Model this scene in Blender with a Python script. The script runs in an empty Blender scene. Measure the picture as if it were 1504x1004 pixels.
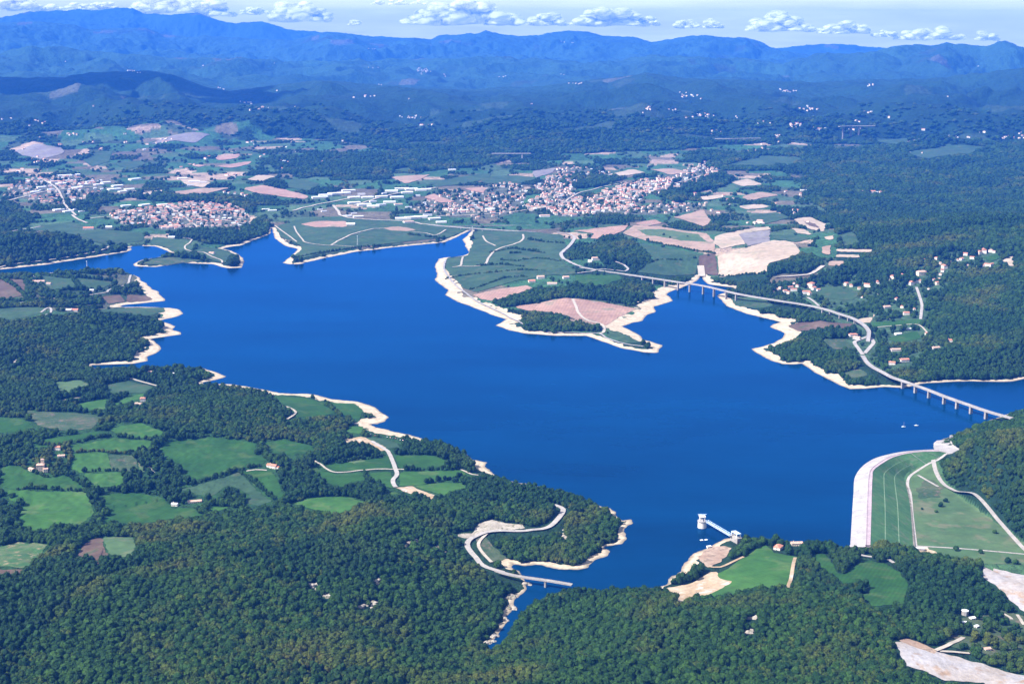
import bpy, bmesh, math, random
import numpy as np
from mathutils import Vector, Matrix
R = math.radians
rng = random.Random(7)
nrng = np.random.default_rng(7)
scene = bpy.context.scene
COL = scene.collection

# ------------------------------------------------------------------ camera
CAMH = 900.0
F = 2089.0            # focal length in photo pixels (1504 wide)
PITCH = R(12.34)
cp, sp = math.cos(PITCH), math.sin(PITCH)
cam_d = bpy.data.cameras.new('camera'); cam = bpy.data.objects.new('camera', cam_d)
COL.objects.link(cam); scene.camera = cam
cam.location = (0, 0, CAMH); cam.rotation_euler = (R(90) - PITCH, 0, 0)
cam_d.sensor_width = 36; cam_d.lens = F * 36 / 1504
cam_d.clip_start = 5; cam_d.clip_end = 200000

def ray(px, py):
    u = (px - 752) / F; v = (502 - py) / F
    return u, cp + v * sp, -sp + v * cp      # x, y, z (not normalised)
def on_plane(px, py, z):
    a, b, c = ray(px, py)
    t = (z - CAMH) / c
    return (a * t, b * t)

# ------------------------------------------------------------------ noise
_perm = nrng.permutation(256); _perm = np.concatenate([_perm, _perm, _perm])
_gr = np.stack([np.cos(np.arange(256) * 2 * np.pi / 256 * 37), np.sin(np.arange(256) * 2 * np.pi / 256 * 37)], 1)
def noise(x, y):
    xi = np.floor(x).astype(np.int64); yi = np.floor(y).astype(np.int64)
    xf = x - xi; yf = y - yi
    u = xf ** 3 * (xf * (xf * 6 - 15) + 10); v = yf ** 3 * (yf * (yf * 6 - 15) + 10)
    def g(i, j):
        h = _perm[_perm[(xi + i) & 255] + ((yi + j) & 255)]
        gg = _gr[h]
        return gg[..., 0] * (xf - i) + gg[..., 1] * (yf - j)
    a = g(0, 0) * (1 - u) + g(1, 0) * u; b = g(0, 1) * (1 - u) + g(1, 1) * u
    return (a * (1 - v) + b * v) * 1.5
def fbm(x, y, o=4, lac=2.03, gain=.5):
    s = 0; a = 1; t = 0
    for k in range(o):
        s = s + a * noise(x + 17.3 * k, y - 9.1 * k); t += a; a *= gain; x = x * lac; y = y * lac
    return s / t
def hash2(i, j, k=0):
    v = np.sin(i * 127.1 + j * 311.7 + k * 74.7) * 43758.5453
    return v - np.floor(v)
def worley(x, y):
    xi = np.floor(x); yi = np.floor(y)
    f1 = np.full(x.shape, 9.); f2 = np.full(x.shape, 9.); ci = np.zeros(x.shape); cj = np.zeros(x.shape)
    for i in (-1, 0, 1):
        for j in (-1, 0, 1):
            a = xi + i; b = yi + j
            d = np.hypot(a + .15 + .7 * hash2(a, b, 1) - x, b + .15 + .7 * hash2(a, b, 2) - y)
            n = d < f1
            f2 = np.where(n, f1, np.minimum(f2, d)); ci = np.where(n, a, ci); cj = np.where(n, b, cj); f1 = np.where(n, d, f1)
    return f1, f2, ci, cj
def sstep(a, b, x):
    t = np.clip((x - a) / (b - a), 0, 1); return t * t * (3 - 2 * t)

# ------------------------------------------------------------------ signed distances
def seg_dist(x, y, P, closed=False, attr=None):
    """distance from points to polyline P (n,2); optionally value of attr at the closest point"""
    best = np.full(x.shape, 1e12); av = np.zeros(x.shape)
    n = len(P)
    for k in range(n if closed else n - 1):
        ax, ay = P[k]; bx, by = P[(k + 1) % n]
        dx, dy = bx - ax, by - ay; L = dx * dx + dy * dy + 1e-9
        t = np.clip(((x - ax) * dx + (y - ay) * dy) / L, 0, 1)
        d = (ax + t * dx - x) ** 2 + (ay + t * dy - y) ** 2
        m = d < best
        if attr is not None: av = np.where(m, attr[k] * (1 - t) + attr[(k + 1) % n] * t, av)
        best = np.where(m, d, best)
    return np.sqrt(best), av
def inside(x, y, P):
    c = np.zeros(x.shape, bool); n = len(P)
    for k in range(n):
        ax, ay = P[k]; bx, by = P[(k + 1) % n]
        if ay == by: continue
        m = (ay > y) != (by > y)
        c ^= m & (x < (bx - ax) * (y - ay) / (by - ay) + ax)
    return c
def poly_sd(x, y, P):
    d, _ = seg_dist(x, y, P, True)
    return np.where(inside(x, y, P), d, -d)        # positive inside
# ------------------------------------------------------------------ the lake: traced waterline, (photo x, y, beach width in m)
LAKE = [(716,946,4),(729,933,6),(733,923,8),(741,913,4),(751,893,10),(756,881,8),(772,863,4),(764,838,3),(752,833,10),(749,825,14),(759,828,12),
(772,830,14),(787,829,10),(802,831,10),(822,835,14),(849,836,16),(860,833,14),(867,828,14),(875,821,14),(892,815,12),(894,808,9),(885,803,8),(912,798,12),(919,790,11),
(915,778,7),(929,768,14),(927,762,12),(914,764,9),(905,758,4),(903,752,12),(895,746,10),(884,744,4),(872,738,0),(849,728,0),(806,717,0),(776,710,3),(759,708,4),(740,704,0),
(725,697,10),(720,691,22),(713,685,26),(714,679,18),(694,674,4),(679,664,0),(652,651,4),(620,644,22),(600,638,30),(575,633,34),(545,625,34),(542,622,30),(554,622,26),(566,618,30),(571,612,36),
(557,604,40),(550,598,38),(542,595,53),(526,590,38),(490,586,34),(453,578,32),(430,578,26),(410,577,30),(392,573,38),(361,567,34),(340,564,38),(318,564,34),(304,565,8),(296,562,14),(315,558,17),(332,553,20),(318,547,18),
(296,540,14),(270,540,11),(245,540,9),(215,541,9),(186,541,0),(157,541,0),(138,541,0),(133,536,7),(170,535,22),(197,534,25),(215,530,20),(216,524,28),(226,520,38),(236,513,35),(234,506,17),(225,500,12),
(218,498,20),(245,494,30),(266,491,30),(267,488,28),(258,486,22),(250,484,25),(258,479,30),(252,476,22),(243,474,15),(236,470,15),(250,467,35),(262,464,46),(269,460,54),(263,454,48),(250,452,30),(225,451,17),(197,451,15),(168,450,17),
(190,447,28),(213,445,30),(242,442,33),(243,440,35),(234,433,41),(234,429,38),(223,424,28),(214,416,20),(207,412,15),(205,408,7),(192,402,0),(173,394,0),(150,398,0),(128,400,4),(106,399,14),(80,400,16),(50,402,16),(25,402,12),(-20,404,10),(-24,398,10),
(8,395,16),(35,392,20),(64,389,20),(95,384,18),(128,379,16),(160,374,14),(191,369,12),(193,365,10),(191,362,10),(205,361,14),(229,362,12),(247,369,12),(255,374,12),(231,378,3),(207,382,4),(195,388,10),(198,391,14),(229,392,12),(250,389,14),(269,386,14),(290,387,18),(314,388,18),(322,391,18),
(335,394,14),(355,393,14),(358,387,10),(357,379,18),(348,372,16),(338,368,10),(327,365,14),(340,362,20),(356,360,18),(368,354,14),(380,350,12),(396,344,10),(397,338,8),(399,334,8),
(402,341,16),(403,350,22),(419,361,22),(438,366,26),(428,376,26),(415,386,24),(424,388,24),(440,388,20),(472,380,20),(520,370,18),(555,366,17),(589,362,16),(620,359,15),(653,356,16),(669,349,14),(685,341,10),
(692,338,8),(694,338,8),(684,348,16),(680,351,24),(684,362,26),(690,371,22),(680,376,8),(669,377,5),(655,378,14),(645,380,26),(640,388,30),(639,393,32),(643,401,36),(639,411,46),(648,419,46),(660,426,44),(654,433,40),
(672,443,46),(697,452,48),(720,461,46),(743,469,44),(728,478,38),(745,484,34),(768,489,26),(792,491,20),(818,493,18),(861,493,20),(875,498,22),(892,504,22),(917,512,20),(945,517,22),(966,518,22),(968,512,22),(972,507,26),(958,502,28),(944,498,26),
(935,489,34),(925,485,46),(914,479,60),(928,474,66),(944,472,60),(944,467,50),(950,463,40),(962,458,46),(961,450,46),(974,446,48),(988,442,44),(985,437,40),(978,432,40),(985,428,36),(996,424,34),(1010,419,20),(1020,414,14),(1026,409,20),(1030,406,24),(1034,411,20),
(1039,417,20),(1052,419,22),(1067,421,20),(1080,422,14),(1074,427,8),(1060,431,12),(1053,434,24),(1060,441,28),(1067,449,28),(1083,456,28),(1098,461,30),(1120,466,34),(1147,473,40),(1137,476,40),(1132,480,42),(1145,485,42),(1153,490,44),(1147,497,36),(1138,503,30),(1122,508,26),(1104,512,22),(1112,518,26),
(1122,524,28),(1135,530,22),(1150,535,16),(1165,535,14),(1179,533,20),(1197,547,28),(1212,554,26),(1225,561,26),(1238,567,26),(1248,571,22),(1275,570,18),(1300,568,14),(1323,569,14),(1340,566,12),(1353,563,14),(1387,561,12),(1421,559,12),(1455,560,11),(1485,560,12),(1504,556,14),(1560,550,12),(1620,546,8),
(1640,575,6),(1560,590,6),(1504,601,3),(1485,606,8),(1468,612,6),(1451,618,0),(1431,625,0),(1410,634,0),(1399,639,2),(1390,643,2),(1380,646,2),(1371,652,2),(1374,658,2),
(1353,661,2),(1330,662,2),(1300,668,2),(1282,674,2),(1266,685,2),(1256,701,2),(1252,747,2),(1249,797,2),(1240,800,0),(1210,797,0),(1170,795,0),(1130,791,0),(1100,789,0),(1086,788,4),(1064,792,12),(1041,802,14),(1030,809,12),(1018,815,14),(1007,825,16),(1001,836,14),(992,844,12),(984,850,8),(978,858,3),
(965,863,10),(945,862,8),(925,866,0),(880,867,0),(836,865,0),(803,873,0),(767,897,0),(751,920,0),(739,941,0),(727,954,2),(720,955,4)]
DAM = [  # waterline, crest left, crest right, toe, toe height
((1248,800),(1271,800),(1278.5,800),(1343,802),-28),
((1249,797),(1271.5,797),(1278.5,797),(1342,799),-28),
((1252,747),(1273,747),(1280,747),(1338,747),-30),
((1253.5,724),(1274,724),(1280.5,724),(1334,724),-30),
((1255.5,701),(1275.5,701),(1281.5,701),(1331,712),-30),
((1266,685),(1280,688),(1283.5,690),(1331,703),-29),
((1282,674),(1294.6,677),(1298,679),(1337,696),-26),
((1300,668),(1310.5,669.3),(1313,671),(1346,691),-22),
((1326,662.8),(1333,664),(1334.5,665.5),(1360,684),-14),
((1353,660.5),(1356,661.5),(1357,663),(1378,672),-4),
((1374,659.5),(1379,661),(1380,662.6),(1396,666),3)]
VALLEY = [(1248,800),(1252,747),(1255.5,701),(1266,685),(1282,674),(1300,668),(1326,662.8),(1353,660.5),(1362,664),(1378,673),(1372,690),(1385,712),(1420,738),(1460,765),(1504,800),(1580,860),(1560,905),(1504,875),(1440,850),(1390,838),(1340,818),(1270,806)]
# skyline and ridge lines, photo pixels
RIDGE_A = [(-200,30),(0,26),(45,19),(100,17),(115,14),(150,16),(170,13),(195,13),(210,21),(250,24),(290,21),(320,31),(345,36),(385,34),(420,42),(470,47),(600,56),(1000,66),(1140,71),(1175,66),(1210,64),(1250,67),(1290,71),(1400,76),(1700,78)]
RIDGE_B = [(-200,40),(0,37),(60,32),(110,36),(130,42),(215,41),(240,51),(300,50),(380,57),(430,61),(480,49),(520,53),(560,59),(590,61),(608,56),(633,57),(645,51),(680,49),(700,47),(715,44),(745,49),(790,52),(835,45),(860,47),(890,55),(930,57),(957,64),(1000,57),(1035,54),(1065,58),(1095,57),(1120,64),(1145,75),(1200,84),(1300,82),(1700,80)]
RIDGE_E = [(-200,85),(0,84),(100,77),(250,87),(400,94),(500,97),(620,90),(750,92),(850,97),(1000,90),(1100,96),(1150,98),(1200,86),(1260,78),(1300,73),(1340,72),(1390,68),(1440,72),(1475,68),(1504,68),(1700,70)]
RIDGE_D = [(-200,122),(0,119),(90,116),(130,107),(215,105),(250,107),(270,117),(300,128),(335,136),(380,131),(430,126),(470,122),(520,126),(600,131),(700,135),(800,130),(880,120),(950,113),(1010,121),(1100,122),(1200,124),(1300,118),(1400,111),(1504,106),(1700,104)]
# ------------------------------------------------------------------ world versions of the traced lines
LP = np.array([on_plane(a, b, 0) for a, b, c in LAKE]); LW = np.array([c * (1.25 if b < 530 else 1.04) for a, b, c in LAKE], float)
VP = np.array([on_plane(a, b, -28 if i > 8 else 0) for i, (a, b) in enumerate(VALLEY)])
def prof(line):
    A = []; T = []
    for px, py in line:
        a, b, c = ray(px, py); A.append(math.atan2(a, b)); T.append(c / math.hypot(a, b))
    return np.array(A), np.array(T)
VIA = np.array([on_plane(a, b, 30) for a, b in [(853,392),(900,400),(996,414),(1085,431.5),(1141,441),(1196,450),(1234,461),(1261,471.5),(1276,486),(1275,494),(1262,512),(1272,530),(1296,546),(1326,559)]])
PA, PB, PE, PD = prof(RIDGE_A), prof(RIDGE_B), prof(RIDGE_E), prof(RIDGE_D)
DD, DE, DB, DA = 17500., 24500., 33500., 40500.
# relief near the lake: (photo x, y on the water plane, radius across, radius along, height)
BUMPS = [(846,879,70,46,44),(800,925,60,60,18),(905,903,170,85,46),(1010,960,200,160,36),(960,915,120,110,40),(1180,960,260,200,34),(560,880,380,240,34),(300,900,400,280,44),(600,800,200,160,24),(845,765,120,110,16),
 (1120,845,120,110,12),(60,930,400,300,40),(1000,1090,500,220,46),(420,1060,600,260,46),(1470,700,200,300,70),(1560,640,300,300,65),(330,625,330,200,16),(90,660,260,260,20),
 (90,490,500,350,34),(160,408,160,120,22),(70,375,500,300,60),(1460,500,500,500,95),(1600,400,1200,900,150),(1420,372,700,380,50),(1180,520,160,150,14),(900,430,260,200,14),
 (345,392,60,60,14),(1350,860,220,160,10),(1650,560,300,400,60),(660,655,120,90,10)]
BW = []
for px, py, ra, rb, h in BUMPS:
    x, y = on_plane(px, py, 0); BW.append((x, y, ra, rb, h))
def heights(x, y, want=False):
    d = np.hypot(x, y); az = np.arctan2(x, y)
    sd = np.full(x.shape, 3000.); w = np.zeros(x.shape)
    m = d < 9800
    dd, ww = seg_dist(x[m], y[m], LP, True, LW)
    ins = inside(x[m], y[m], LP)
    sd[m] = np.where(ins, -dd, dd); w[m] = ww
    jit = np.where(d < 3600, 2.2 * noise(x / 11, y / 11) + 4 * noise(x / 34, y / 34), 5 * noise(x / 60, y / 60)) * (np.abs(sd) < 70) * ~((x > 560) & (y > 1900) & (y < 3100)); sd = sd + jit
    w = w * (1 + .5 * noise(x / 37, y / 37) + .35 * noise(x / 13, y / 13))
    # gentle land
    out = np.clip(sd, 0, None)
    land = np.minimum(out, w + 6) * .10 + np.clip(out - w, 0, 400) * .022
    k = sstep(0, 230, out - w)
    rel = 9 * fbm(x / 420, y / 420, 4) + 3 * fbm(x / 90, y / 90, 3)
    amp = 1.0 + .4 * (1 - sstep(3000, 3600, y)); rel = rel + 30 * sstep(1300, 2000, x) * sstep(4800, 5600, y) * fbm(x / 750 + 2, y / 750, 3) + 8 * (1 - sstep(2300, 2800, y)) * fbm(x / 170 + 5, y / 140, 2)
    hills = rel * amp
    bm = 0
    for bx, by, ra, rb, h in BW:
        bm = bm + (h * np.exp(-((x - bx) / ra) ** 2 - ((y - by) / rb) ** 2)) ** 3
    hills = hills + bm ** (1 / 3)
    hills = hills + 26 * sstep(9000, 11500, d)
    h = land + k * np.where(sd > 0, hills + 6, 0)
    h = np.where(sd < 0, np.maximum(-18, sd * .14), h)
    # valley below the dam
    vs = np.full(x.shape, -1e3); mm = (x > 400) & (x < 1600) & (y > 1500) & (y < 3800)
    vs[mm] = poly_sd(x[mm], y[mm], VP)
    kv = sstep(-60, -1, vs)
    ax_, ay_ = on_plane(1396, 666, 3); flo = np.clip(1 - .19 * np.hypot(x - ax_, y - ay_), -32, 0); h = np.where(sd < 0, h, h * (1 - kv) + kv * flo)
    # low ground kept under the long viaduct and its approaches
    mv = (x > 500) & (x < 2600) & (y > 3300) & (y < 5600)
    dv, _ = seg_dist(x[mv], y[mv], VIA); h[mv] = np.minimum(h[mv], 15 + np.clip(dv - 25, 0, None) * .09)
    # mountains: envelope through the traced ridges, valleys carved into it
    def hz(P, D): return CAMH + D * np.interp(az, P[0], P[1])
    hD, hE, hB, hA = hz(PD, DD), hz(PE, DE), hz(PB, DB), hz(PA, DA)
    wob = 1 + .05 * fbm(x / 5000, y / 5000, 3)          # ridges wander in depth
    dw = d * wob
    xs = [(10200, 0 * hD), (13500, hD * .42), (DD, hD), (20500, hD * .45), (DE, hE), (27500, hE * .6), (DB, hB), (36700, hB * .6), (DA, hA), (46500, hA * .2)]
    env = np.zeros(x.shape)
    for (d0, a), (d1, b) in zip(xs[:-1], xs[1:]):
        m = (dw >= d0) & (dw < d1); t = (dw - d0) / (d1 - d0)
        t = t * t * (3 - 2 * t) * .55 + t * .45
        env = np.where(m, a * (1 - t) + b * t, env)
    wx = x + 500 * fbm(x / 2600, y / 2600, 2); wy = y + 500 * fbm(x / 2600 + 9, y / 2600, 2)
    rid = np.abs(fbm(wx / 2300, wy / 3100, 2)) * 1.5 + np.abs(fbm(wx / 900 + 3, wy / 1100, 3)) * .8 + np.abs(fbm(wx / 330, wy / 360, 3)) * .3
    carve = 1 - np.clip(rid, 0, 1)
    near = 1 - .78 * (np.exp(-((dw - DD) / 700) ** 2) + np.exp(-((dw - DE) / 1100) ** 2) + np.exp(-((dw - DB) / 1600) ** 2) + np.exp(-((dw - DA) / 1600) ** 2))
    kk = 1 + sstep(20000, 36000, d)
    rid = np.abs(fbm(wx / 3600 / kk, wy / 2900 / kk, 2)) * 1.6 + np.abs(fbm(wx / 1300 / kk + 3, wy / 1200 / kk, 2)) * 1.0 + np.abs(fbm(wx / 520, wy / 520, 3)) * .42
    carve = 1 - np.clip(rid, 0, 1)
    mt = env - near * np.minimum(env * .9, 560) * carve ** 1.4
    foot = 210 * sstep(10200, 12400, d) * (1 - sstep(15500, 17500, d)) + 230 * sstep(19000, 21000, d) * (1 - sstep(23500, 25500, d)) + 240 * sstep(26500, 28000, d) * (1 - sstep(31000, 33000, d))
    mt = mt + foot * (1 - 2.2 * np.abs(fbm(wx / 2400 + 7, wy / 2000 + 3, 3)) - .5 * np.abs(fbm(wx / 700, wy / 700, 2))) - foot * .35
    mt = mt + sstep(0, 300, env) * 22 * fbm(x / 160, y / 160, 3)
    h = h + np.where(env > 0, np.maximum(mt, 0), 0)
    if want: return h, sd, w, vs
    return h

# ------------------------------------------------------------------ polar grid centred under the aircraft
def row_d():
    ys = np.arange(1330, 232, -1.75)
    v = (502 - ys) / F
    d1 = CAMH * (cp + v * sp) / (sp - v * cp)
    d2 = [d1[-1]]
    while d2[-1] < 46500: d2.append(d2[-1] + 42 + (d2[-1] - 9000) * .0042)
    return np.concatenate([d1, d2[1:]])
ROWD = row_d()
main = np.arange(R(-22.4), R(22.4), R(.0425))
side = np.array([R(k) for k in (23, 24, 26, 29, 33, 38, 44, 50)])
AZ = np.concatenate([-side[::-1], main, side])
NR, NC = len(ROWD), len(AZ)
GD, GA = np.meshgrid(ROWD, AZ, indexing='ij')
GX, GY = GD * np.sin(GA), GD * np.cos(GA)
GZ, SD, BWID, VS = heights(GX.ravel(), GY.ravel(), True)
GZ = GZ.reshape(NR, NC); SD = SD.reshape(NR, NC); BWID = BWID.reshape(NR, NC); VS = VS.reshape(NR, NC)
print('grid', NR, NC)
def rc(x, y):
    d = np.hypot(x, y); a = np.arctan2(x, y)
    return np.interp(d, ROWD, np.arange(NR)), np.interp(a, AZ, np.arange(NC))
def H(x, y, G=None):
    G = GZ if G is None else G
    r, c = rc(np.asarray(x, float), np.asarray(y, float))
    r0 = np.clip(np.floor(r).astype(int), 0, NR - 2); c0 = np.clip(np.floor(c).astype(int), 0, NC - 2)
    fr, fc = r - r0, c - c0
    return (G[r0, c0] * (1 - fc) + G[r0, c0 + 1] * fc) * (1 - fr) + (G[r0 + 1, c0] * (1 - fc) + G[r0 + 1, c0 + 1] * fc) * fr
def nearest(x, y, G):
    r, c = rc(np.asarray(x, float), np.asarray(y, float))
    return G[np.clip(np.rint(r).astype(int), 0, NR - 1), np.clip(np.rint(c).astype(int), 0, NC - 1)]
_dd = np.concatenate([np.arange(1150, 6000, 4.), np.arange(6000, 12000, 10.), np.arange(12000, 46000, 35.)])
def hit(px, py, lift=0.):
    """first point of the ground seen through a photo pixel (waterlevel counts as ground)"""
    a, b, c = ray(px, py); L = math.hypot(a, b); a /= L; b /= L; c /= L
    hz = np.maximum(H(a * _dd, b * _dd), 0 if VSH(a, b, px, py) else -99) + lift
    f = CAMH + c * _dd - hz
    i = np.argmax(f < 0)
    if f[i] >= 0: i = len(_dd) - 1
    if i == 0: d = _dd[0]
    else:
        t = f[i - 1] / (f[i - 1] - f[i]); d = _dd[i - 1] + t * (_dd[i] - _dd[i - 1])
    return (a * d, b * d)
def VSH(a, b, px, py): return not (px > 1240 and py > 655)
def W(pts): return np.array([hit(*p) for p in pts])

# ------------------------------------------------------------------ mesh helpers
def newmesh(name, V, T, mats=(), midx=None, smooth=False, uvname=None):
    me = bpy.data.meshes.new(name)
    V = np.asarray(V, np.float32); n = len(V)
    me.vertices.add(n); me.vertices.foreach_set('co', V.ravel())
    if isinstance(T, np.ndarray):
        k = T.shape[1]; m = len(T)
        me.loops.add(m * k); me.loops.foreach_set('vertex_index', T.astype(np.int32).ravel())
        me.polygons.add(m); me.polygons.foreach_set('loop_start', np.arange(m, dtype=np.int32) * k)
    else:
        lens = [len(f) for f in T]; flat = np.array([i for f in T for i in f], np.int32)
        me.loops.add(len(flat)); me.loops.foreach_set('vertex_index', flat)
        me.polygons.add(len(T)); me.polygons.foreach_set('loop_start', np.concatenate([[0], np.cumsum(lens)[:-1]]).astype(np.int32))
    if midx is not None: me.polygons.foreach_set('material_index', np.asarray(midx, np.int32))
    me.polygons.foreach_set('use_smooth', np.full(len(me.polygons), smooth))
    me.update(calc_edges=True)
    for m in mats: me.materials.append(m)
    return me
def link(name, me, parent=None, loc=(0, 0, 0), rz=0.):
    o = bpy.data.objects.new(name, me); COL.objects.link(o)
    o.location = loc; o.rotation_euler[2] = rz
    if parent is not None: o.parent = parent
    return o
def tag(o, label=None, cat=None, group=None, kind=None):
    if label: o['label'] = label
    if cat: o['category'] = cat
    if group: o['group'] = group
    if kind: o['kind'] = kind
    return o
def empty(name, loc, rz=0.):
    o = bpy.data.objects.new(name, None); COL.objects.link(o); o.location = loc; o.rotation_euler[2] = rz
    o.empty_display_size = 1
    return o

OPEN = np.zeros((NR, NC), bool)          # where no forest stands
def overlay(name, S, r0, r1, c0, c1, mat, lift=.35, label=None, flat=None):
    """sheet lying on the ground wherever the scalar S (given on grid rows r0:r1, columns c0:c1) is positive"""
    X = GX[r0:r1, c0:c1].ravel(); Y = GY[r0:r1, c0:c1].ravel()
    Z = (GZ[r0:r1, c0:c1] + lift).ravel() if flat is None else np.full(X.shape, flat)
    s = S.ravel(); nr, nc = r1 - r0, c1 - c0
    i, j = np.meshgrid(np.arange(nr - 1), np.arange(nc - 1), indexing='ij'); a = (i * nc + j).ravel()
    b, c, d = a + 1, a + nc + 1, a + nc
    T = np.concatenate([np.stack([a, b, c], 1), np.stack([a, c, d], 1)])
    p = s > 0; cnt = p[T].sum(1)
    full = T[cnt == 3]
    V = np.stack([X, Y, Z], 1); extra = []; keys = []; tris = [full]
    n0 = len(V)
    def rot(t, want):
        q = p[t] == want; k = np.argmax(q, 1)
        return t[np.arange(len(t))[:, None], (k[:, None] + np.arange(3)) % 3]
    one = rot(T[cnt == 1], True); two = rot(T[cnt == 2], False)
    E = np.concatenate([one[:, [0, 1]], one[:, [0, 2]], two[:, [0, 1]], two[:, [0, 2]]]) if len(one) + len(two) else np.zeros((0, 2), int)
    if len(E):
        E2 = np.sort(E, 1); key, inv = np.unique(E2[:, 0].astype(np.int64) * n0 + E2[:, 1], return_inverse=True)
        u, v = key // n0, key % n0; t = (s[u] / (s[u] - s[v]))[:, None]
        V = np.concatenate([V, V[u] * (1 - t) + V[v] * t]); idx = inv.ravel() + n0
        m, k = len(one), len(two)
        tris.append(np.stack([one[:, 0], idx[:m], idx[m:2 * m]], 1))
        q1, q2 = idx[2 * m:2 * m + k], idx[2 * m + k:]
        tris.append(np.stack([two[:, 1], two[:, 2], q2], 1)); tris.append(np.stack([two[:, 1], q2, q1], 1))
    T = np.concatenate(tris)
    if not len(T): return None
    used, inv = np.unique(T, return_inverse=True)
    o = link(name, newmesh(name, V[used], inv.reshape(-1, 3), [mat], smooth=True))
    o['kind'] = 'structure'
    if label: o['label'] = label
    return o
def window(P, pad):
    x0, y0 = P.min(0) - pad; x1, y1 = P.max(0) + pad
    cs = [(x, y) for x in (x0, x1) for y in (y0, y1)]
    r, c = rc(np.array([p[0] for p in cs] + [(x0 + x1) / 2] * 2 + ([0.] if x0 < 0 < x1 else [])), np.array([p[1] for p in cs] + [y0, y1] + ([y0] if x0 < 0 < x1 else [])))
    return max(int(r.min()) - 1, 0), min(int(r.max()) + 3, NR), max(int(c.min()) - 1, 0), min(int(c.max()) + 3, NC)
def field(name, pts, mat, lift=.35, wob=3., openpad=1., mark=True, world=None, grow=0):
    P = W(pts) if world is None else world
    r0, r1, c0, c1 = window(P, 20)
    X, Y = GX[r0:r1, c0:c1], GY[r0:r1, c0:c1]
    s = poly_sd(X.ravel(), Y.ravel(), P) + wob * noise(X.ravel() / 16, Y.ravel() / 16) + grow
    s = s.reshape(X.shape)
    s = np.minimum(s, SD[r0:r1, c0:c1] - 1)
    if mark: OPEN[r0:r1, c0:c1] |= s > -openpad
    return overlay(name, s, r0, r1, c0, c1, mat, lift)
# ------------------------------------------------------------------ materials
def nodes(name):
    m = bpy.data.materials.new(name); m.use_nodes = True
    nt = m.node_tree; b = nt.nodes['Principled BSDF']; b.inputs['Specular IOR Level'].default_value = .12
    return m, nt, b
def N(nt, t, **k):
    n = nt.nodes.new(t)
    for a, v in k.items(): setattr(n, a, v)
    return n
def mix(nt, fac, a, b, mode='MIX'):
    n = N(nt, 'ShaderNodeMix', data_type='RGBA', blend_type=mode)
    for s, v in ((0, fac), (6, a), (7, b)):
        if hasattr(v, 'links') or hasattr(v, 'is_linked'): nt.links.new(v, n.inputs[s])
        elif s == 0: n.inputs[0].default_value = v
        else: n.inputs[s].default_value = (*v, 1)
    return n.outputs[2]
def nz(nt, scale, detail=3, co=None, rough=.55):
    n = N(nt, 'ShaderNodeTexNoise'); n.inputs['Scale'].default_value = scale; n.inputs['Detail'].default_value = detail; n.inputs['Roughness'].default_value = rough
    if co is not None: nt.links.new(co, n.inputs['Vector'])
    return n.outputs[0]
def ramp(nt, v, a, b):
    n = N(nt, 'ShaderNodeMapRange'); n.inputs[1].default_value = a; n.inputs[2].default_value = b
    nt.links.new(v, n.inputs[0]); return n.outputs[0]
def pos(nt): return N(nt, 'ShaderNodeNewGeometry').outputs['Position']
def ground_mat(name, c1, c2, c3=None, s1=.02, s2=.15, rows=None, rough=.9, bump=0., s0=(.4, .62), third=(.56, .66)):
    """patchy natural surface: two tones at two scales, an optional third tone in patches, optional tractor rows"""
    m, nt, b = nodes(name); co = pos(nt)
    f = ramp(nt, nz(nt, s1, 4, co), *s0)
    c = mix(nt, f, c1, c2)
    if c3: c = mix(nt, ramp(nt, nz(nt, s1 * 2.3, 4, co), *third), c, c3)
    if rows:
        mp = N(nt, 'ShaderNodeMapping'); mp.inputs['Rotation'].default_value = (0, 0, R(rows[0])); nt.links.new(co, mp.inputs[0])
        wv = N(nt, 'ShaderNodeTexWave'); wv.inputs['Scale'].default_value = rows[1]; wv.inputs['Distortion'].default_value = 1.5; nt.links.new(mp.outputs[0], wv.inputs['Vector'])
        c = mix(nt, ramp(nt, wv.outputs['Fac'], .1, .9), mix(nt, rows[2], c, (.0, .0, .0)), c)
    g = ramp(nt, nz(nt, s2, 3, co), .3, .7)
    c = mix(nt, g, mix(nt, .28, c, (0, 0, 0)), c)
    nt.links.new(c, b.inputs['Base Color']); b.inputs['Roughness'].default_value = rough
    if bump:
        bn = N(nt, 'ShaderNodeBump'); bn.inputs['Strength'].default_value = 1; bn.inputs['Distance'].default_value = bump
        nt.links.new(nz(nt, s2 * 1.5, 4, co), bn.inputs['Height']); nt.links.new(bn.outputs[0], b.inputs['Normal'])
    return m
def plain(name, c, rough=.8, var=.15, scale=.4, spec=.12, metal=0.):
    m, nt, b = nodes(name); co = pos(nt)
    v = ramp(nt, nz(nt, scale, 3, co), .3, .7)
    nt.links.new(mix(nt, v, tuple(k * (1 - var) for k in c), tuple(min(k * (1 + var), 1) for k in c)), b.inputs['Base Color'])
    b.inputs['Roughness'].default_value = rough; b.inputs['Specular IOR Level'].default_value = spec; b.inputs['Metallic'].default_value = metal
    return m
M = {}
M['meadow'] = ground_mat('meadow_grass', (.018, .068, .010), (.028, .088, .014), (.044, .09, .02), .009, .06, rows=(25, .045, .16))
M['meadow2'] = ground_mat('meadow_grass_dull', (0.029, 0.066, 0.030), (0.043, 0.087, 0.038), (0.064, 0.084, 0.043), .011, .07, rows=(-40, .06, .12))
M['meadow3'] = ground_mat('meadow_grass_bright', (.032, .098, .016), (.045, .12, .02), (.065, .12, .03), .012, .06, rows=(70, .05, .12))
M['damgrass'] = ground_mat('embankment_grass', (.05, .13, .045), (.075, .16, .055), (.1, .15, .07), .02, .12)
M['pasture'] = ground_mat('dry_pasture', (.055, .105, .04), (.08, .125, .05), (.12, .13, .07), .008, .05)
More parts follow.
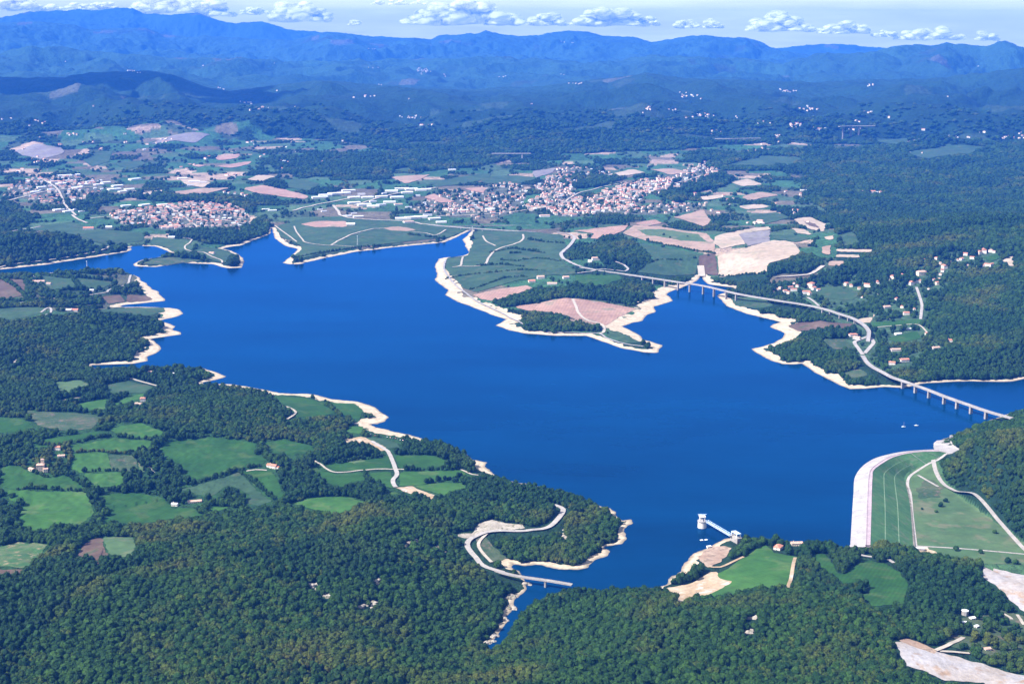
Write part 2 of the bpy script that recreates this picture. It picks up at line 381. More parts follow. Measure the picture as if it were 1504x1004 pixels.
M['scrub'] = ground_mat('scrubland', (.035, .07, .03), (.07, .09, .045), (.12, .1, .07), .02, .12, bump=2)
M['tan'] = ground_mat('stubble_field', (0.288, 0.194, 0.137), (0.346, 0.238, 0.173), (0.216, 0.187, 0.122), .006, .05, rows=(60, .03, .1))
M['pink'] = ground_mat('ploughed_pink_soil', (0.302, 0.180, 0.137), (0.360, 0.223, 0.166), (0.238, 0.194, 0.137), .007, .05, rows=(10, .03, .1))
M['brown'] = ground_mat('dark_ploughed_soil', (0.091, 0.059, 0.042), (0.133, 0.091, 0.063), (0.077, 0.084, 0.042), .012, .08, rows=(30, .05, .15))
M['pale'] = ground_mat('pale_stubble', (0.343, 0.264, 0.189), (0.402, 0.316, 0.235), (0.284, 0.241, 0.167), .005, .05)
M['grey'] = ground_mat('grey_harvested_soil', (0.168, 0.147, 0.154), (0.210, 0.189, 0.182), (0.175, 0.161, 0.119), .008, .05)
M['sand'] = ground_mat('shore_sand', (.42, .335, .23), (.53, .435, .31), (.33, .245, .165), .035, .2, bump=.5, third=(.6, .7))
M['redsand'] = ground_mat('shore_clay', (0.286, 0.191, 0.134), (0.340, 0.251, 0.186), (0.204, 0.145, 0.102), .035, .2, bump=.5)
M['bare'] = ground_mat('bare_earth', (0.340, 0.238, 0.141), (0.422, 0.323, 0.218), (0.449, 0.396, 0.333), .02, .15, bump=1)
M['quarry'] = ground_mat('quarry_gravel', (0.325, 0.276, 0.239), (0.354, 0.327, 0.323), (0.295, 0.207, 0.145), .016, .12, bump=1.2)
M['gravel'] = ground_mat('white_gravel', (0.354, 0.304, 0.243), (0.422, 0.370, 0.301), None, .05, .3)
M['asphalt'] = ground_mat('pale_asphalt', (.27, .25, .24), (.34, .32, .3), None, .03, .3)
M['concrete'] = ground_mat('concrete', (0.313, 0.284, 0.256), (0.381, 0.343, 0.307), (0.258, 0.231, 0.211), .06, .5)
M['damface'] = ground_mat('riprap_dam_face', (.34, .31, .29), (.42, .39, .36), (.29, .26, .25), .04, .5, bump=1.2)
M['crest'] = ground_mat('dam_crest_road', (.35, .27, .29), (.42, .33, .34), None, .04, .3)
M['gutter'] = ground_mat('weathered_gutter', (.14, .2, .12), (.2, .25, .17), None, .06, .4)
M['vine'] = ground_mat('vineyard', (.05, .13, .04), (.12, .16, .07), (.25, .22, .12), .03, .1, rows=(-35, .14, .45))
M['rock'] = ground_mat('limestone_rock', (0.302, 0.259, 0.204), (0.396, 0.350, 0.286), (0.144, 0.140, 0.082), .06, .3, bump=1)
M['white'] = plain('white_plaster', (.64, .58, .51))
M['cream'] = plain('cream_plaster', (.66, .55, .42))
M['stone'] = plain('old_stone', (.42, .35, .27), var=.3)
M['terra'] = plain('terracotta_tiles', (.40, .17, .11), var=.3)
M['terra2'] = plain('faded_terracotta_tiles', (.44, .28, .21), var=.25)
M['whiteroof'] = plain('white_sheet_roof', (.6, .6, .6), var=.08)
M['greyroof'] = plain('grey_sheet_roof', (.42, .42, .44), var=.12)
M['glass'] = plain('window_glass', (.03, .04, .05), .15, spec=.5)
M['wood'] = plain('brown_wood', (.14, .08, .05))
M['steel'] = plain('pale_blue_steel', (.46, .58, .72), .5)
M['dark'] = plain('dark_rubber', (.02, .02, .02))
M['bark'] = plain('tree_bark', (.09, .065, .045), var=.3)
M['hull'] = plain('white_hull', (.8, .8, .8), .3, .03)
M['redcar'] = plain('red_car_paint', (.35, .03, .03), .3, .03, spec=.5)
M['darkcar'] = plain('dark_car_paint', (.04, .045, .06), .3, .03, spec=.5)
M['whitecar'] = plain('white_car_paint', (.7, .7, .7), .3, .03, spec=.5)

# ground: colour per vertex (land cover), broken up by noise
def make_ground():
    m, nt, b = nodes('ground'); co = pos(nt)
    at = N(nt, 'ShaderNodeAttribute'); at.attribute_name = 'cover'
    g = ramp(nt, nz(nt, .03, 6, co, .65), .32, .68)
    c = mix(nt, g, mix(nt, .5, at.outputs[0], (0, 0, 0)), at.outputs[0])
    nt.links.new(c, b.inputs['Base Color']); b.inputs['Roughness'].default_value = .95
    b0 = N(nt, 'ShaderNodeBump'); b0.inputs['Strength'].default_value = 1; b0.inputs['Distance'].default_value = 70
    nt.links.new(nz(nt, .0045, 6, co, .6), b0.inputs['Height'])
    bn = N(nt, 'ShaderNodeBump'); bn.inputs['Strength'].default_value = 1; bn.inputs['Distance'].default_value = 16; nt.links.new(b0.outputs[0], bn.inputs['Normal'])
    nt.links.new(nz(nt, .022, 5, co, .7), bn.inputs['Height']); nt.links.new(bn.outputs[0], b.inputs['Normal'])
    return m
M['ground'] = make_ground()
def terraces(m):
    nt = m.node_tree; b = nt.nodes['Principled BSDF']; src = b.inputs['Base Color'].links[0].from_socket
    co = pos(nt); sx = N(nt, 'ShaderNodeSeparateXYZ'); nt.links.new(co, sx.inputs[0])
    ad = N(nt, 'ShaderNodeMath', operation='ADD'); nt.links.new(sx.outputs['Z'], ad.inputs[0]); nt.links.new(nz(nt, .05, 3, co), ad.inputs[1])
    sn = N(nt, 'ShaderNodeMath', operation='SINE'); ml = N(nt, 'ShaderNodeMath', operation='MULTIPLY'); ml.inputs[1].default_value = 5.2; nt.links.new(ad.outputs[0], ml.inputs[0]); nt.links.new(ml.outputs[0], sn.inputs[0])
    c = mix(nt, ramp(nt, sn.outputs[0], -1.2, .6), mix(nt, .22, src, (.25, .2, .15)), src)
    wet = ramp(nt, ad.outputs[0], .5, 1.3); c = mix(nt, wet, (.16, .13, .09), c)
    nt.links.new(c, b.inputs['Base Color'])
terraces(M['sand'])
def make_water():
    m, nt, b = nodes('lake_water'); co = pos(nt)
    mq = N(nt, 'ShaderNodeMapping'); mq.inputs['Scale'].default_value = (.0012, .0035, 1); mq.inputs['Rotation'].default_value = (0, 0, .35); nt.links.new(co, mq.inputs[0]); v = ramp(nt, nz(nt, 1., 7, mq.outputs[0], .68), .3, .7)
    nt.links.new(mix(nt, v, (.001, .014, .040), (.001, .027, .078)), b.inputs['Base Color'])
    b.inputs['Roughness'].default_value = .22; b.inputs['Specular IOR Level'].default_value = 0; b.inputs['IOR'].default_value = 1.33
    mp = N(nt, 'ShaderNodeMapping'); mp.inputs['Scale'].default_value = (1, 2.2, 1); mp.inputs['Rotation'].default_value = (0, 0, .5); nt.links.new(co, mp.inputs[0])
    bn = N(nt, 'ShaderNodeBump'); bn.inputs['Strength'].default_value = .5; bn.inputs['Distance'].default_value = .5
    nt.links.new(nz(nt, .09, 4, mp.outputs[0], .6), bn.inputs['Height']); nt.links.new(bn.outputs[0], b.inputs['Normal'])
    gl = N(nt, 'ShaderNodeBsdfGlossy'); gl.inputs['Color'].default_value = (.07, .34, .95, 1); gl.inputs['Roughness'].default_value = .12; nt.links.new(bn.outputs[0], gl.inputs['Normal'])
    fr = N(nt, 'ShaderNodeFresnel'); fr.inputs['IOR'].default_value = 1.33; fm = N(nt, 'ShaderNodeMath', operation='MULTIPLY'); nt.links.new(fr.outputs[0], fm.inputs[0]); fm.inputs[1].default_value = .75
    ms = N(nt, 'ShaderNodeMixShader'); nt.links.new(fm.outputs[0], ms.inputs[0]); nt.links.new(b.outputs[0], ms.inputs[1]); nt.links.new(gl.outputs[0], ms.inputs[2]); nt.links.new(ms.outputs[0], nt.nodes['Material Output'].inputs[0])
    return m
M['water'] = make_water()
def make_leaf(name, dark, light, yellow):
    m, nt, b = nodes(name); co = pos(nt)
    oi = N(nt, 'ShaderNodeObjectInfo')
    c = mix(nt, oi.outputs['Random'], dark, light)
    f = ramp(nt, nz(nt, .0055, 4, co, .6), .52, .68)
    c = mix(nt, mix(nt, .6, f, oi.outputs['Random'], 'MULTIPLY'), c, yellow)
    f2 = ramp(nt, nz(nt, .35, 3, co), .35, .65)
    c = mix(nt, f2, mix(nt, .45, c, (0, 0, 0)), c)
    nt.links.new(c, b.inputs['Base Color']); b.inputs['Roughness'].default_value = .75
    return m
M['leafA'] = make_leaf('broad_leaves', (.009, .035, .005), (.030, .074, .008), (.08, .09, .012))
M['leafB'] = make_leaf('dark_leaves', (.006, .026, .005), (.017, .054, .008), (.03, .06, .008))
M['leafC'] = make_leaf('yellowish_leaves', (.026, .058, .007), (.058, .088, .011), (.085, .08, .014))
TOWNZ = [
[(158,315),(175,309),(210,307),(250,300),(290,296),(340,300),(368,320),(362,332),(330,335),(300,334),(270,338),(235,337),(210,332),(180,330),(168,322)],
[(0,287),(20,272),(45,262),(90,257),(125,262),(150,264),(150,290),(100,300),(60,300),(40,293)],
[(640,285),(690,280),(730,268),(760,262),(775,285),(760,312),(720,322),(660,318),(600,312),(610,298)],
[(765,305),(785,290),(830,280),(862,292),(900,274),(950,263),(990,262),(985,275),(950,286),(930,303),(900,312),(860,318),(820,318),(800,308),(780,310)],
[(780,275),(800,262),(835,256),(850,268),(840,284),(800,287)],
[(960,262),(1000,252),(1040,236),(1060,250),(1035,268),(1000,280),(960,285)],
[(905,305),(960,300),(1010,296),(1040,302),(1010,312),(950,316),(910,314)],
[(815,246),(860,246),(900,255),(880,262),(820,258)]]
# ------------------------------------------------------------------ land cover of the default ground (world coordinates)
def zone(pts, pad=0.):
    P = W(pts); r0, r1, c0, c1 = window(P, pad + 10)
    S = np.full((NR, NC), -1e3)
    S[r0:r1, c0:c1] = poly_sd(GX[r0:r1, c0:c1].ravel(), GY[r0:r1, c0:c1].ravel(), P).reshape(r1 - r0, c1 - c0)
    return S
WOODS = [  # traced woods in the farmed plain
 [(-30,345),(40,345),(80,347),(140,360),(155,368),(120,376),(40,392),(-30,398)],
 [(-30,292),(20,300),(45,322),(40,335),(-30,338)],
 [(85,297),(110,288),(150,288),(185,292),(150,300),(100,305)],
 [(180,290),(230,286),(300,287),(350,290),(375,305),(372,315),(340,300),(250,297)],
 [(270,340),(350,340),(378,350),(340,360),(300,358),(270,350)],
 [(390,318),(400,345),(370,352),(350,345),(365,330)],
 [(722,445),(735,438),(770,430),(830,425),(900,413),(940,412),(958,420),(960,440),(945,452),(880,440),(836,437),(780,447),(740,452)],
 [(756,472),(775,464),(793,456),(815,464),(836,473),(886,479),(883,487),(818,486),(774,481)],
 [(880,355),(905,350),(935,360),(960,385),(930,392),(890,390),(872,375)],
 [(1129,387),(1160,375),(1195,375),(1210,390),(1190,402),(1130,408),(1060,410),(1125,402)],
 [(1000,300),(960,285),(1000,262),(1050,258),(1080,262),(1060,275),(1010,285)],
 [(880,250),(920,262),(880,275),(830,278),(820,262)],
 [(1180,250),(1504,235),(1504,370),(1380,365),(1290,370),(1230,345),(1215,310),(1180,290)],
 [(1000,228),(1504,210),(1504,240),(1180,255),(1050,250)],
 [(380,235),(560,225),(760,232),(700,246),(560,255),(440,262)],
]
woodS = np.full((NR, NC), -1e3)
for w_ in WOODS: woodS = np.maximum(woodS, zone(w_))
farmS = zone([(-200,198),(60,196),(240,178),(360,178),(480,205),(600,226),(760,226),(900,224),(1050,215),(1200,212),(1504,207),(1700,207),(1700,225),(1280,262),(1240,330),(1225,400),(1130,425),(1060,412),(1000,412),(960,440),(900,500),(740,470),(655,433),(640,393),(690,345),(560,368),(430,380),(400,335),(330,368),(200,360),(130,362),(-200,380)])
midS = zone([(-60,398),(130,400),(200,405),(262,458),(240,470),(60,470),(-60,470)])
hamS = zone([(1140,415),(1240,405),(1340,395),(1400,365),(1504,362),(1504,392),(1410,405),(1375,440),(1370,500),(1400,520),(1330,545),(1290,548),(1240,500),(1200,460)])
nearF = zone([(-60,560),(180,560),(240,570),(420,560),(560,600),(700,690),(690,730),(520,770),(300,770),(130,850),(-60,860)])
f1, f2, ci, cj = worley(GX / 190 + .3 * noise(GX / 300, GY / 300), GY / 210 + .3 * noise(GX / 300 + 5, GY / 300))
big = fbm(GX / 1500, GY / 1500, 3)
t = (hash2(ci, cj, 5) + .3 * big) * .86
f1m, f2m, cim, cjm = worley(GX / 420 + .4 * noise(GX / 500, GY / 500), GY / 460)
FLOOR = np.array([.014, .042, .018]); 
COVER = np.tile(FLOOR, (NR, NC, 1))
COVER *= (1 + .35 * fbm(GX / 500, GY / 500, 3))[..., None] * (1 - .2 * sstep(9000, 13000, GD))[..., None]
farm = (farmS > 0) & (woodS < 0) & (SD > 30)
pal = [(-9, .30, (.04, .115, .045)), (.30, .44, (.065, .12, .055)), (.44, .49, (.40, .29, .21)), (.49, .60, (.14, .12, .08)), (.6, .68, (.05, .08, .04))]
FOREST = np.ones((NR, NC))                        # density of trees
for a, b, c in pal:
    m = farm & (t >= a) & (t < b)
    COVER[m] = np.array(c) * (.85 + .3 * hash2(ci, cj, 8))[m][:, None]
    FOREST[m] = 0
hedge = farm & (f2 - f1 < .045); FOREST[hedge] = .8
FOREST[farm & (t >= .60) & (t < .68)] = .25
m = (midS > 0); FOREST[m] = np.where(t[m] < .42, .03, np.where(t[m] < .6, .5, 1)); FOREST[m & (f2 - f1 < .06)] = 1
COVER[m] = np.where((t[m] < .25)[:, None], np.array([.04, .1, .04]), np.where((t[m] < .42)[:, None], np.array([.09, .1, .06]), np.array([.03, .06, .03])))
m = (hamS > 0); FOREST[m] = np.clip(.42 + .9 * fbm(GX / 110, GY / 110, 2)[m], .1, 1)
COVER[m] = np.array([.05, .1, .045]) * (1 + .4 * fbm(GX / 70, GY / 70, 3)[m])[:, None]
m = (nearF > 0); COVER[m] = np.array([.022, .068, .018])
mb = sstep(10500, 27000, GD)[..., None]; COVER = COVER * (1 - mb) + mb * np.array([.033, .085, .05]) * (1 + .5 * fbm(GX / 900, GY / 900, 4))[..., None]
om = zone([(-20,610),(150,605),(240,630),(400,640),(460,655),(430,700),(415,740),(300,765),(150,775),(-20,790)]) > 0; FOREST[om & (fbm(GX / 45, GY / 45, 2) > -.05)] *= .22
# clearings on the mountains
t2 = hash2(cim, cjm, 3) + .5 * fbm(GX / 2500, GY / 2500, 2)
m = (GD > 10500) & (farmS < 0) & (t2 < np.where(GD < 14500, .12, -.03)) & (f2m - f1m > .1)
COVER[m] = np.where((t2[m] < -.1)[:, None], np.array([.09, .10, .07]), np.array([.035, .065, .035])); FOREST[m] = 0
FOREST[VS > -8] = 0; COVER[VS > -8] = (.06, .13, .05)

for tp in TOWNZ:
    m = zone(tp) > 0; FOREST[m] = .13; COVER[m] = np.array([.10, .115, .08]) * (1 + .5 * fbm(GX / 60, GY / 60, 3)[m])[:, None]
i, j = np.meshgrid(np.arange(NR - 1), np.arange(NC - 1), indexing='ij'); a = (i * NC + j).ravel()
T = np.concatenate([np.stack([a, a + 1, a + NC + 1], 1), np.stack([a, a + NC + 1, a + NC], 1)])
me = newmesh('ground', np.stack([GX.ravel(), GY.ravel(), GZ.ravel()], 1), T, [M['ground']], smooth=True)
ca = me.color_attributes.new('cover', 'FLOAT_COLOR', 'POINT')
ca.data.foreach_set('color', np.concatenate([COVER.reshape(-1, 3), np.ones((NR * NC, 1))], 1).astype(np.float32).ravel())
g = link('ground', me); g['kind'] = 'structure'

# the lake and its dry shore
ins = -SD + 14
r1 = int(np.searchsorted(ROWD, 9800)); ok = np.where(GD < 9500, ins, -1)
ok = np.where((VS > 2) & (SD > 0), -5, ok)
overlay('lake', ok[:r1], 0, r1, 0, NC, M['water'], flat=0.)
beach = np.minimum(BWID - SD, SD + 14); beach = np.where(VS > -6, -5, beach); beach = np.where(GD < 9500, beach, -1)
beach = beach + 0
beach = np.where(BWID < 1.2, -1, beach)
isred = ((GX < np.interp(GY, [3500, 4300, 4301], [-700, -700, -700])) & (GY < 4350))
overlay('beach', beach[:r1], 0, r1, 0, NC, M['sand'], lift=.15)
OPEN |= (SD < np.maximum(BWID + 1.5, 3)) & (GD < 9500)
OPEN |= VS > -4
# ------------------------------------------------------------------ fields, clearings and quarries traced in the photo
FIELDS = [
('meadow',[(6,686),(28,685),(39,696),(67,700),(98,697),(123,714),(121,721),(78,719),(25,718),(4,714)]),
('meadow3',[(14,721),(123,722),(135,753),(112,772),(75,779),(36,775),(31,761),(39,742),(17,733)]),
('meadow',[(156,725),(204,725),(240,735),(251,747),(282,747),(296,758),(251,764),(195,767),(151,767),(165,753),(153,736)]),
('meadow3',[(100,655),(140,649),(173,644),(223,648),(215,658),(181,665),(112,664)]),
('meadow3',[(103,666),(156,666),(162,692),(123,693),(103,686)]),
('scrub',[(159,667),(200,669),(203,693),(165,692)]),
('pasture',[(201,669),(206,669),(214,692),(205,693)]),
('meadow3',[(126,696),(179,694),(181,714),(145,715)]),
('meadow3',[(162,630),(206,622),(237,634),(229,643),(195,640),(173,636)]),
('meadow',[(50,650),(84,643),(145,634),(159,637),(112,646),(92,650),(56,658)]),
('meadow',[(237,658),(251,647),(307,643),(349,647),(373,651),(377,669),(391,675),(385,680),(354,686),(340,692),(290,703),(273,700),(279,692),(251,672)]),
('meadow',[(392,650),(422,647),(456,655),(459,662),(431,668),(401,664)]),
('meadow2',[(264,719),(307,708),(352,694),(362,706),(380,724),(397,736),(380,742),(365,738),(370,725),(345,712),(325,716),(310,728),(290,725)]),
('meadow',[(358,693),(395,692),(403,700),(410,720),(415,728),(405,733),(385,718),(368,703)]),
('meadow3',[(310,745),(332,745),(315,751)]),
('pasture',[(150,789),(195,789),(199,803),(192,817),(165,819),(155,803)]),
('brown',[(134,792),(149,790),(153,803),(162,819),(139,823),(109,823),(120,803)]),
('vine',[(-40,805),(0,803),(28,796),(70,800),(59,814),(39,834),(0,831),(-40,831)]),
('brown',[(-40,834),(36,836),(28,845),(-40,850)]),
('meadow',[(-20,612),(31,616),(53,633),(-20,637)]),
('meadow3',[(112,595),(154,587),(152,601),(133,602)]),
('meadow3',[(168,593),(191,582),(213,578),(207,585),(173,594)]),
('pasture',[(82,561),(117,558),(133,566),(114,575),(90,577)]),
('meadow2',[(160,565),(186,560),(229,569),(213,577),(165,577)]),
('scrub',[(36,603),(110,606),(150,612),(135,630),(95,632),(56,625)]),
('meadow',[(404,581),(453,586),(483,595),(490,606),(471,610),(435,612),(431,600),(410,593)]),
('meadow',[(483,592),(520,593),(532,604),(526,615),(502,612)]),
('meadow3',[(514,627),(532,627),(529,636),(511,635)]),
('meadow',[(483,685),(508,673),(569,670),(572,688),(526,691),(499,691)]),
('meadow',[(584,670),(636,670),(661,679),(636,687),(606,690),(587,685)]),
('meadow3',[(590,694),(676,690),(682,697),(624,710),(590,713)]),
('meadow3',[(612,714),(636,710),(676,710),(682,716),(655,728)]),
('meadow',[(459,687),(496,697),(532,695),(535,703),(496,716),(483,707)]),
('meadow',[(538,695),(572,694),(575,716),(554,710)]),
('meadow3',[(431,739),(468,731),(514,731),(534,737),(514,748),(493,755),(453,745)]),
('meadow',[(566,731),(575,723),(603,730),(590,734)]),
('bare',[(581,716),(606,714),(645,730),(635,733),(612,728)]),
('bare',[(510,651),(505,645),(530,641),(548,645),(566,656),(568,661),(560,662),(545,652)]),
('meadow2',[(540,643),(562,645),(580,650),(585,657),(572,658),(556,650)]),
('pasture',[(505,676),(520,671),(538,677),(520,681)]),
('meadow3',[(1050,847),(1075,833),(1106,812),(1123,802),(1134,812),(1168,818),(1157,863),(1109,866),(1075,873),(1041,878),(1044,864),(1076,855)]),
('bare',[(976,864),(1018,856),(1041,840),(1052,840),(1055,849),(1076,854),(1041,873),(1018,878),(999,885),(987,873)]),
('redsand',[(1025,818),(1044,802),(1064,802),(1075,805),(1058,825),(1041,833),(1030,826)]),
('bare',[(941,856),(955,857),(965,863),(957,862)]),
('meadow',[(1195,816),(1210,814),(1229,843),(1242,845),(1266,827),(1268,822),(1297,828),(1318,840),(1331,858),(1324,885),(1282,889),(1260,874),(1279,872),(1282,858),(1263,853),(1242,856),(1232,848),(1197,824)]),
('quarry',[(1443,837),(1460,835),(1504,845),(1600,850),(1600,910),(1504,898),(1481,877),(1462,860),(1444,848)]),
('quarry',[(1313,942),(1334,943),(1376,957),(1413,966),(1466,982),(1504,992),(1600,1006),(1600,1070),(1470,1040),(1445,1003),(1413,1000),(1387,999),(1355,985),(1329,977),(1324,961)]),
('redsand',[(1316,940),(1335,938),(1376,955),(1372,960),(1336,947)]),
('scrub',[(1415,908),(1445,895),(1475,893),(1504,905),(1590,925),(1590,1000),(1504,985),(1440,963),(1400,950),(1385,945)]),
('rock',[(656,778),(670,785),(693,783),(705,768),(723,763),(742,768),(766,770),(772,775),(733,780),(713,781),(686,791),(673,788)]),
('scrub',[(697,786),(712,784),(722,800),(745,820),(722,826),(706,812)]),
# far side of the bay, left
('meadow2',[(53,332),(106,326),(149,337),(207,342),(213,353),(185,357),(138,356),(106,345),(48,338)]),
('meadow2',[(61,405),(133,403),(170,414),(149,425),(74,430),(61,417)]),
('brown',[(-30,409),(35,411),(40,433),(0,443),(-30,443)]),
('brown',[(149,435),(176,433),(184,443),(160,446)]),
('brown',[(186,433),(215,434),(226,441),(186,445)]),
('meadow2',[(-30,455),(66,451),(66,459),(16,470),(-30,466)]),
('meadow2',[(144,454),(200,453),(239,452),(241,458),(218,463),(149,461)]),
('meadow2',[(225,348),(262,352),(285,362),(275,374),(258,372),(240,362),(220,358)]),
('meadow2',[(290,362),(325,366),(345,374),(330,387),(300,377),(285,370)]),
('scrub',[(208,388),(225,381),(260,378),(300,383),(280,385),(240,390)]),
('meadow2',[(404,333),(440,322),(510,320),(560,326),(640,332),(686,338),(660,349),(590,356),(520,363),(470,373),(442,380),(428,378),(444,366),(440,360),(412,348)]),
('pink',[(440,329),(470,325),(509,325),(509,334),(462,334)]),
('tan',[(560,335),(585,333),(600,335),(612,338),(600,340),(575,339)]),
('meadow2',[(655,381),(686,376),(697,352),(697,341),(770,340),(826,345),(832,360),(824,374),(830,388),(846,396),(845,403),(800,405),(760,412),(700,430),(682,424),(668,410),(655,396)]),
('meadow',[(845,404),(907,404),(914,410),(882,421),(845,417)]),
('pink',[(694,433),(735,424),(774,419),(784,424),(753,433),(722,442),(706,439)]),
('pink',[(753,450),(780,447),(836,438),(880,443),(935,453),(907,467),(889,478),(849,470),(805,458),(774,456)]),
('meadow2',[(892,490),(915,491),(941,503),(920,503),(900,499)]),
('pink',[(842,339),(898,333),(923,331),(916,339),(886,351),(867,351),(873,343)]),
('tan',[(914,343),(931,331),(977,334),(1036,343),(1051,356),(1048,374),(993,363),(946,353)]),
('pasture',[(935,338),(975,337),(1025,344),(1040,356),(1000,354),(950,346)]),
('meadow2',[(931,356),(1002,368),(1026,374),(1022,403),(977,405),(932,400),(960,380)]),
('brown',[(1028,375),(1050,373),(1056,405),(1034,402),(1026,390)]),
('pale',[(1054,377),(1098,364),(1135,353),(1162,356),(1176,371),(1165,377),(1129,387),(1125,402),(1057,407)]),
('pale',[(1048,358),(1051,347),(1085,339),(1129,333),(1132,337),(1088,343),(1095,359),(1060,366)]),
('grey',[(1085,344),(1131,338),(1130,355),(1098,361)]),
('tan',[(988,319),(1033,308),(1045,325),(1033,333)]),
('pink',[(931,328),(962,323),(974,328),(946,333)]),
('pale',[(1027,289),(1061,286),(1061,291),(1033,294)]),
('pale',[(1073,268),(1098,263),(1122,271),(1090,274)]),
('tan',[(1088,290),(1116,282),(1147,287),(1101,295)]),
('pale',[(1082,303),(1116,300),(1132,304),(1098,308)]),
('pale',[(1166,322),(1190,319),(1215,330),(1209,340),(1187,336)]),
('brown',[(1180,325),(1197,329),(1205,336),(1192,333)]),
('pale',[(1159,335),(1184,338),(1193,345),(1172,343)]),
('meadow2',[(1132,345),(1160,345),(1192,350),(1170,356),(1136,351)]),
('pale',[(1227,366),(1280,367),(1278,371),(1229,370)]),
('pale',[(1227,374),(1264,375),(1264,379),(1227,378)]),
('tan',[(1218,384),(1240,384),(1237,391),(1216,391)]),
('pale',[(1210,348),(1224,346),(1224,352),(1214,353)]),
('tan',[(1206,362),(1220,361),(1219,375),(1208,373)]),
('meadow2',[(1230,345),(1250,340),(1265,357),(1240,362)]),
('meadow2',[(1073,436),(1116,436),(1135,449),(1110,453),(1082,449)]),
('brown',[(1156,479),(1178,473),(1215,473),(1255,475),(1240,483),(1172,486)]),
('pale',[(1258,469),(1285,465),(1283,460),(1283,466),(1279,474),(1262,474)]),
('meadow',[(1281,474),(1353,469),(1346,477),(1285,481)]),
('meadow2',[(1216,420),(1262,430),(1250,441),(1215,438),(1203,428)]),
('pale',[(1472,383),(1489,376),(1490,391),(1483,391)]),
('meadow',[(1443,379),(1465,373),(1470,379),(1455,385)]),
('meadow',[(1305,497),(1345,487),(1352,497),(1320,503)]),
('scrub',[(1207,500),(1240,498),(1252,512),(1225,514)]),
('scrub',[(1240,547),(1265,542),(1275,552),(1250,556)]),
# plain and foothills beyond the towns
('grey',[(20,222),(50,212),(90,217),(95,224),(60,234),(35,229)]),
('grey',[(221,211),(253,199),(309,198),(286,210)]),
('pink',[(316,230),(352,226),(349,233),(319,236)]),
('pink',[(271,240),(303,243),(293,246)]),
('pink',[(314,245),(370,237),(367,241),(340,247)]),
('tan',[(240,284),(293,277),(338,276),(293,287)]),
('pale',[(197,285),(242,279),(238,284),(215,287)]),
('pink',[(356,277),(385,272),(420,279),(454,289),(450,293),(400,287),(370,282)]),
('pale',[(363,264),(379,257),(406,259),(385,267)]),
('tan',[(573,260),(632,257),(605,268),(595,270)]),
('pink',[(677,277),(717,275),(709,284)]),
('pink',[(637,285),(621,290),(648,298),(669,297)]),
('grey',[(781,252),(818,246),(811,254),(787,262)]),
('meadow2',[(576,250),(605,245),(600,253)]),
('meadow2',[(629,269),(675,260),(722,255),(717,264),(643,275)]),
('pale',[(889,258),(929,249),(947,254),(910,260)]),
('tan',[(954,249),(991,248),(1015,254),(984,257)]),
('pale',[(263,264),(280,262),(310,268),(300,276),(275,272)]),
('meadow2',[(120,235),(150,222),(165,222),(160,238),(135,245)]),
('meadow2',[(165,240),(205,236),(215,240),(190,248)]),
('meadow2',[(430,262),(470,270),(455,280),(420,275)]),
('meadow2',[(700,262),(760,258),(790,262),(760,270),(715,270)]),
('meadow2',[(1060,245),(1120,228),(1180,232),(1150,245)]),
('meadow2',[(1330,225),(1390,212),(1450,215),(1420,228),(1360,234)]),
('meadow2',[(1285,200),(1340,203),(1330,210),(1290,208)]),
('meadow2',[(1100,318),(1140,312),(1160,320),(1120,330)]),
]
for k, (mname, pts) in enumerate(FIELDS):
    nm = {'quarry': 'quarry_floor', 'bare': 'bare_earth_patch', 'redsand': 'clay_bank', 'rock': 'rocky_slope', 'scrub': 'scrub_patch', 'vine': 'vineyard'}.get(mname, 'field')
    far = pts[0][1] < 420
    if pts[0] == (1415,908): FOREST[zone(pts) > 0] = .3
    field(nm, pts, M[mname], grow=0 if far or 'meadow' not in mname else 3.5, lift=(.9 + .012 * k) if far else (.4 + .006 * k), wob=5 if far else 3.2, openpad=1 if far else 4.5, mark=pts[0] != (1415,908))
# grass below the dam
gp = np.array([on_plane(a, b, -31) for a, b in [(1340,802),(1336,726),(1333,714),(1340,700),(1362,688),(1372,690),(1384,712),(1420,737),(1460,765),(1506,800),(1570,850),(1600,880),(1504,828),(1413,826),(1379,812)]])
field('dam_meadow', None, M['pasture'], world=gp, wob=4)
for pts, mt in (([(1348,716),(1362,708),(1385,718),(1378,728),(1350,732)], 'scrub'), ([(1345,803),(1360,803),(1376,810),(1360,812),(1343,812)], 'bare')):
    field('worn_ground', None, M[mt], lift=.7, wob=9, world=np.array([on_plane(a, b, -31) for a, b in pts]))

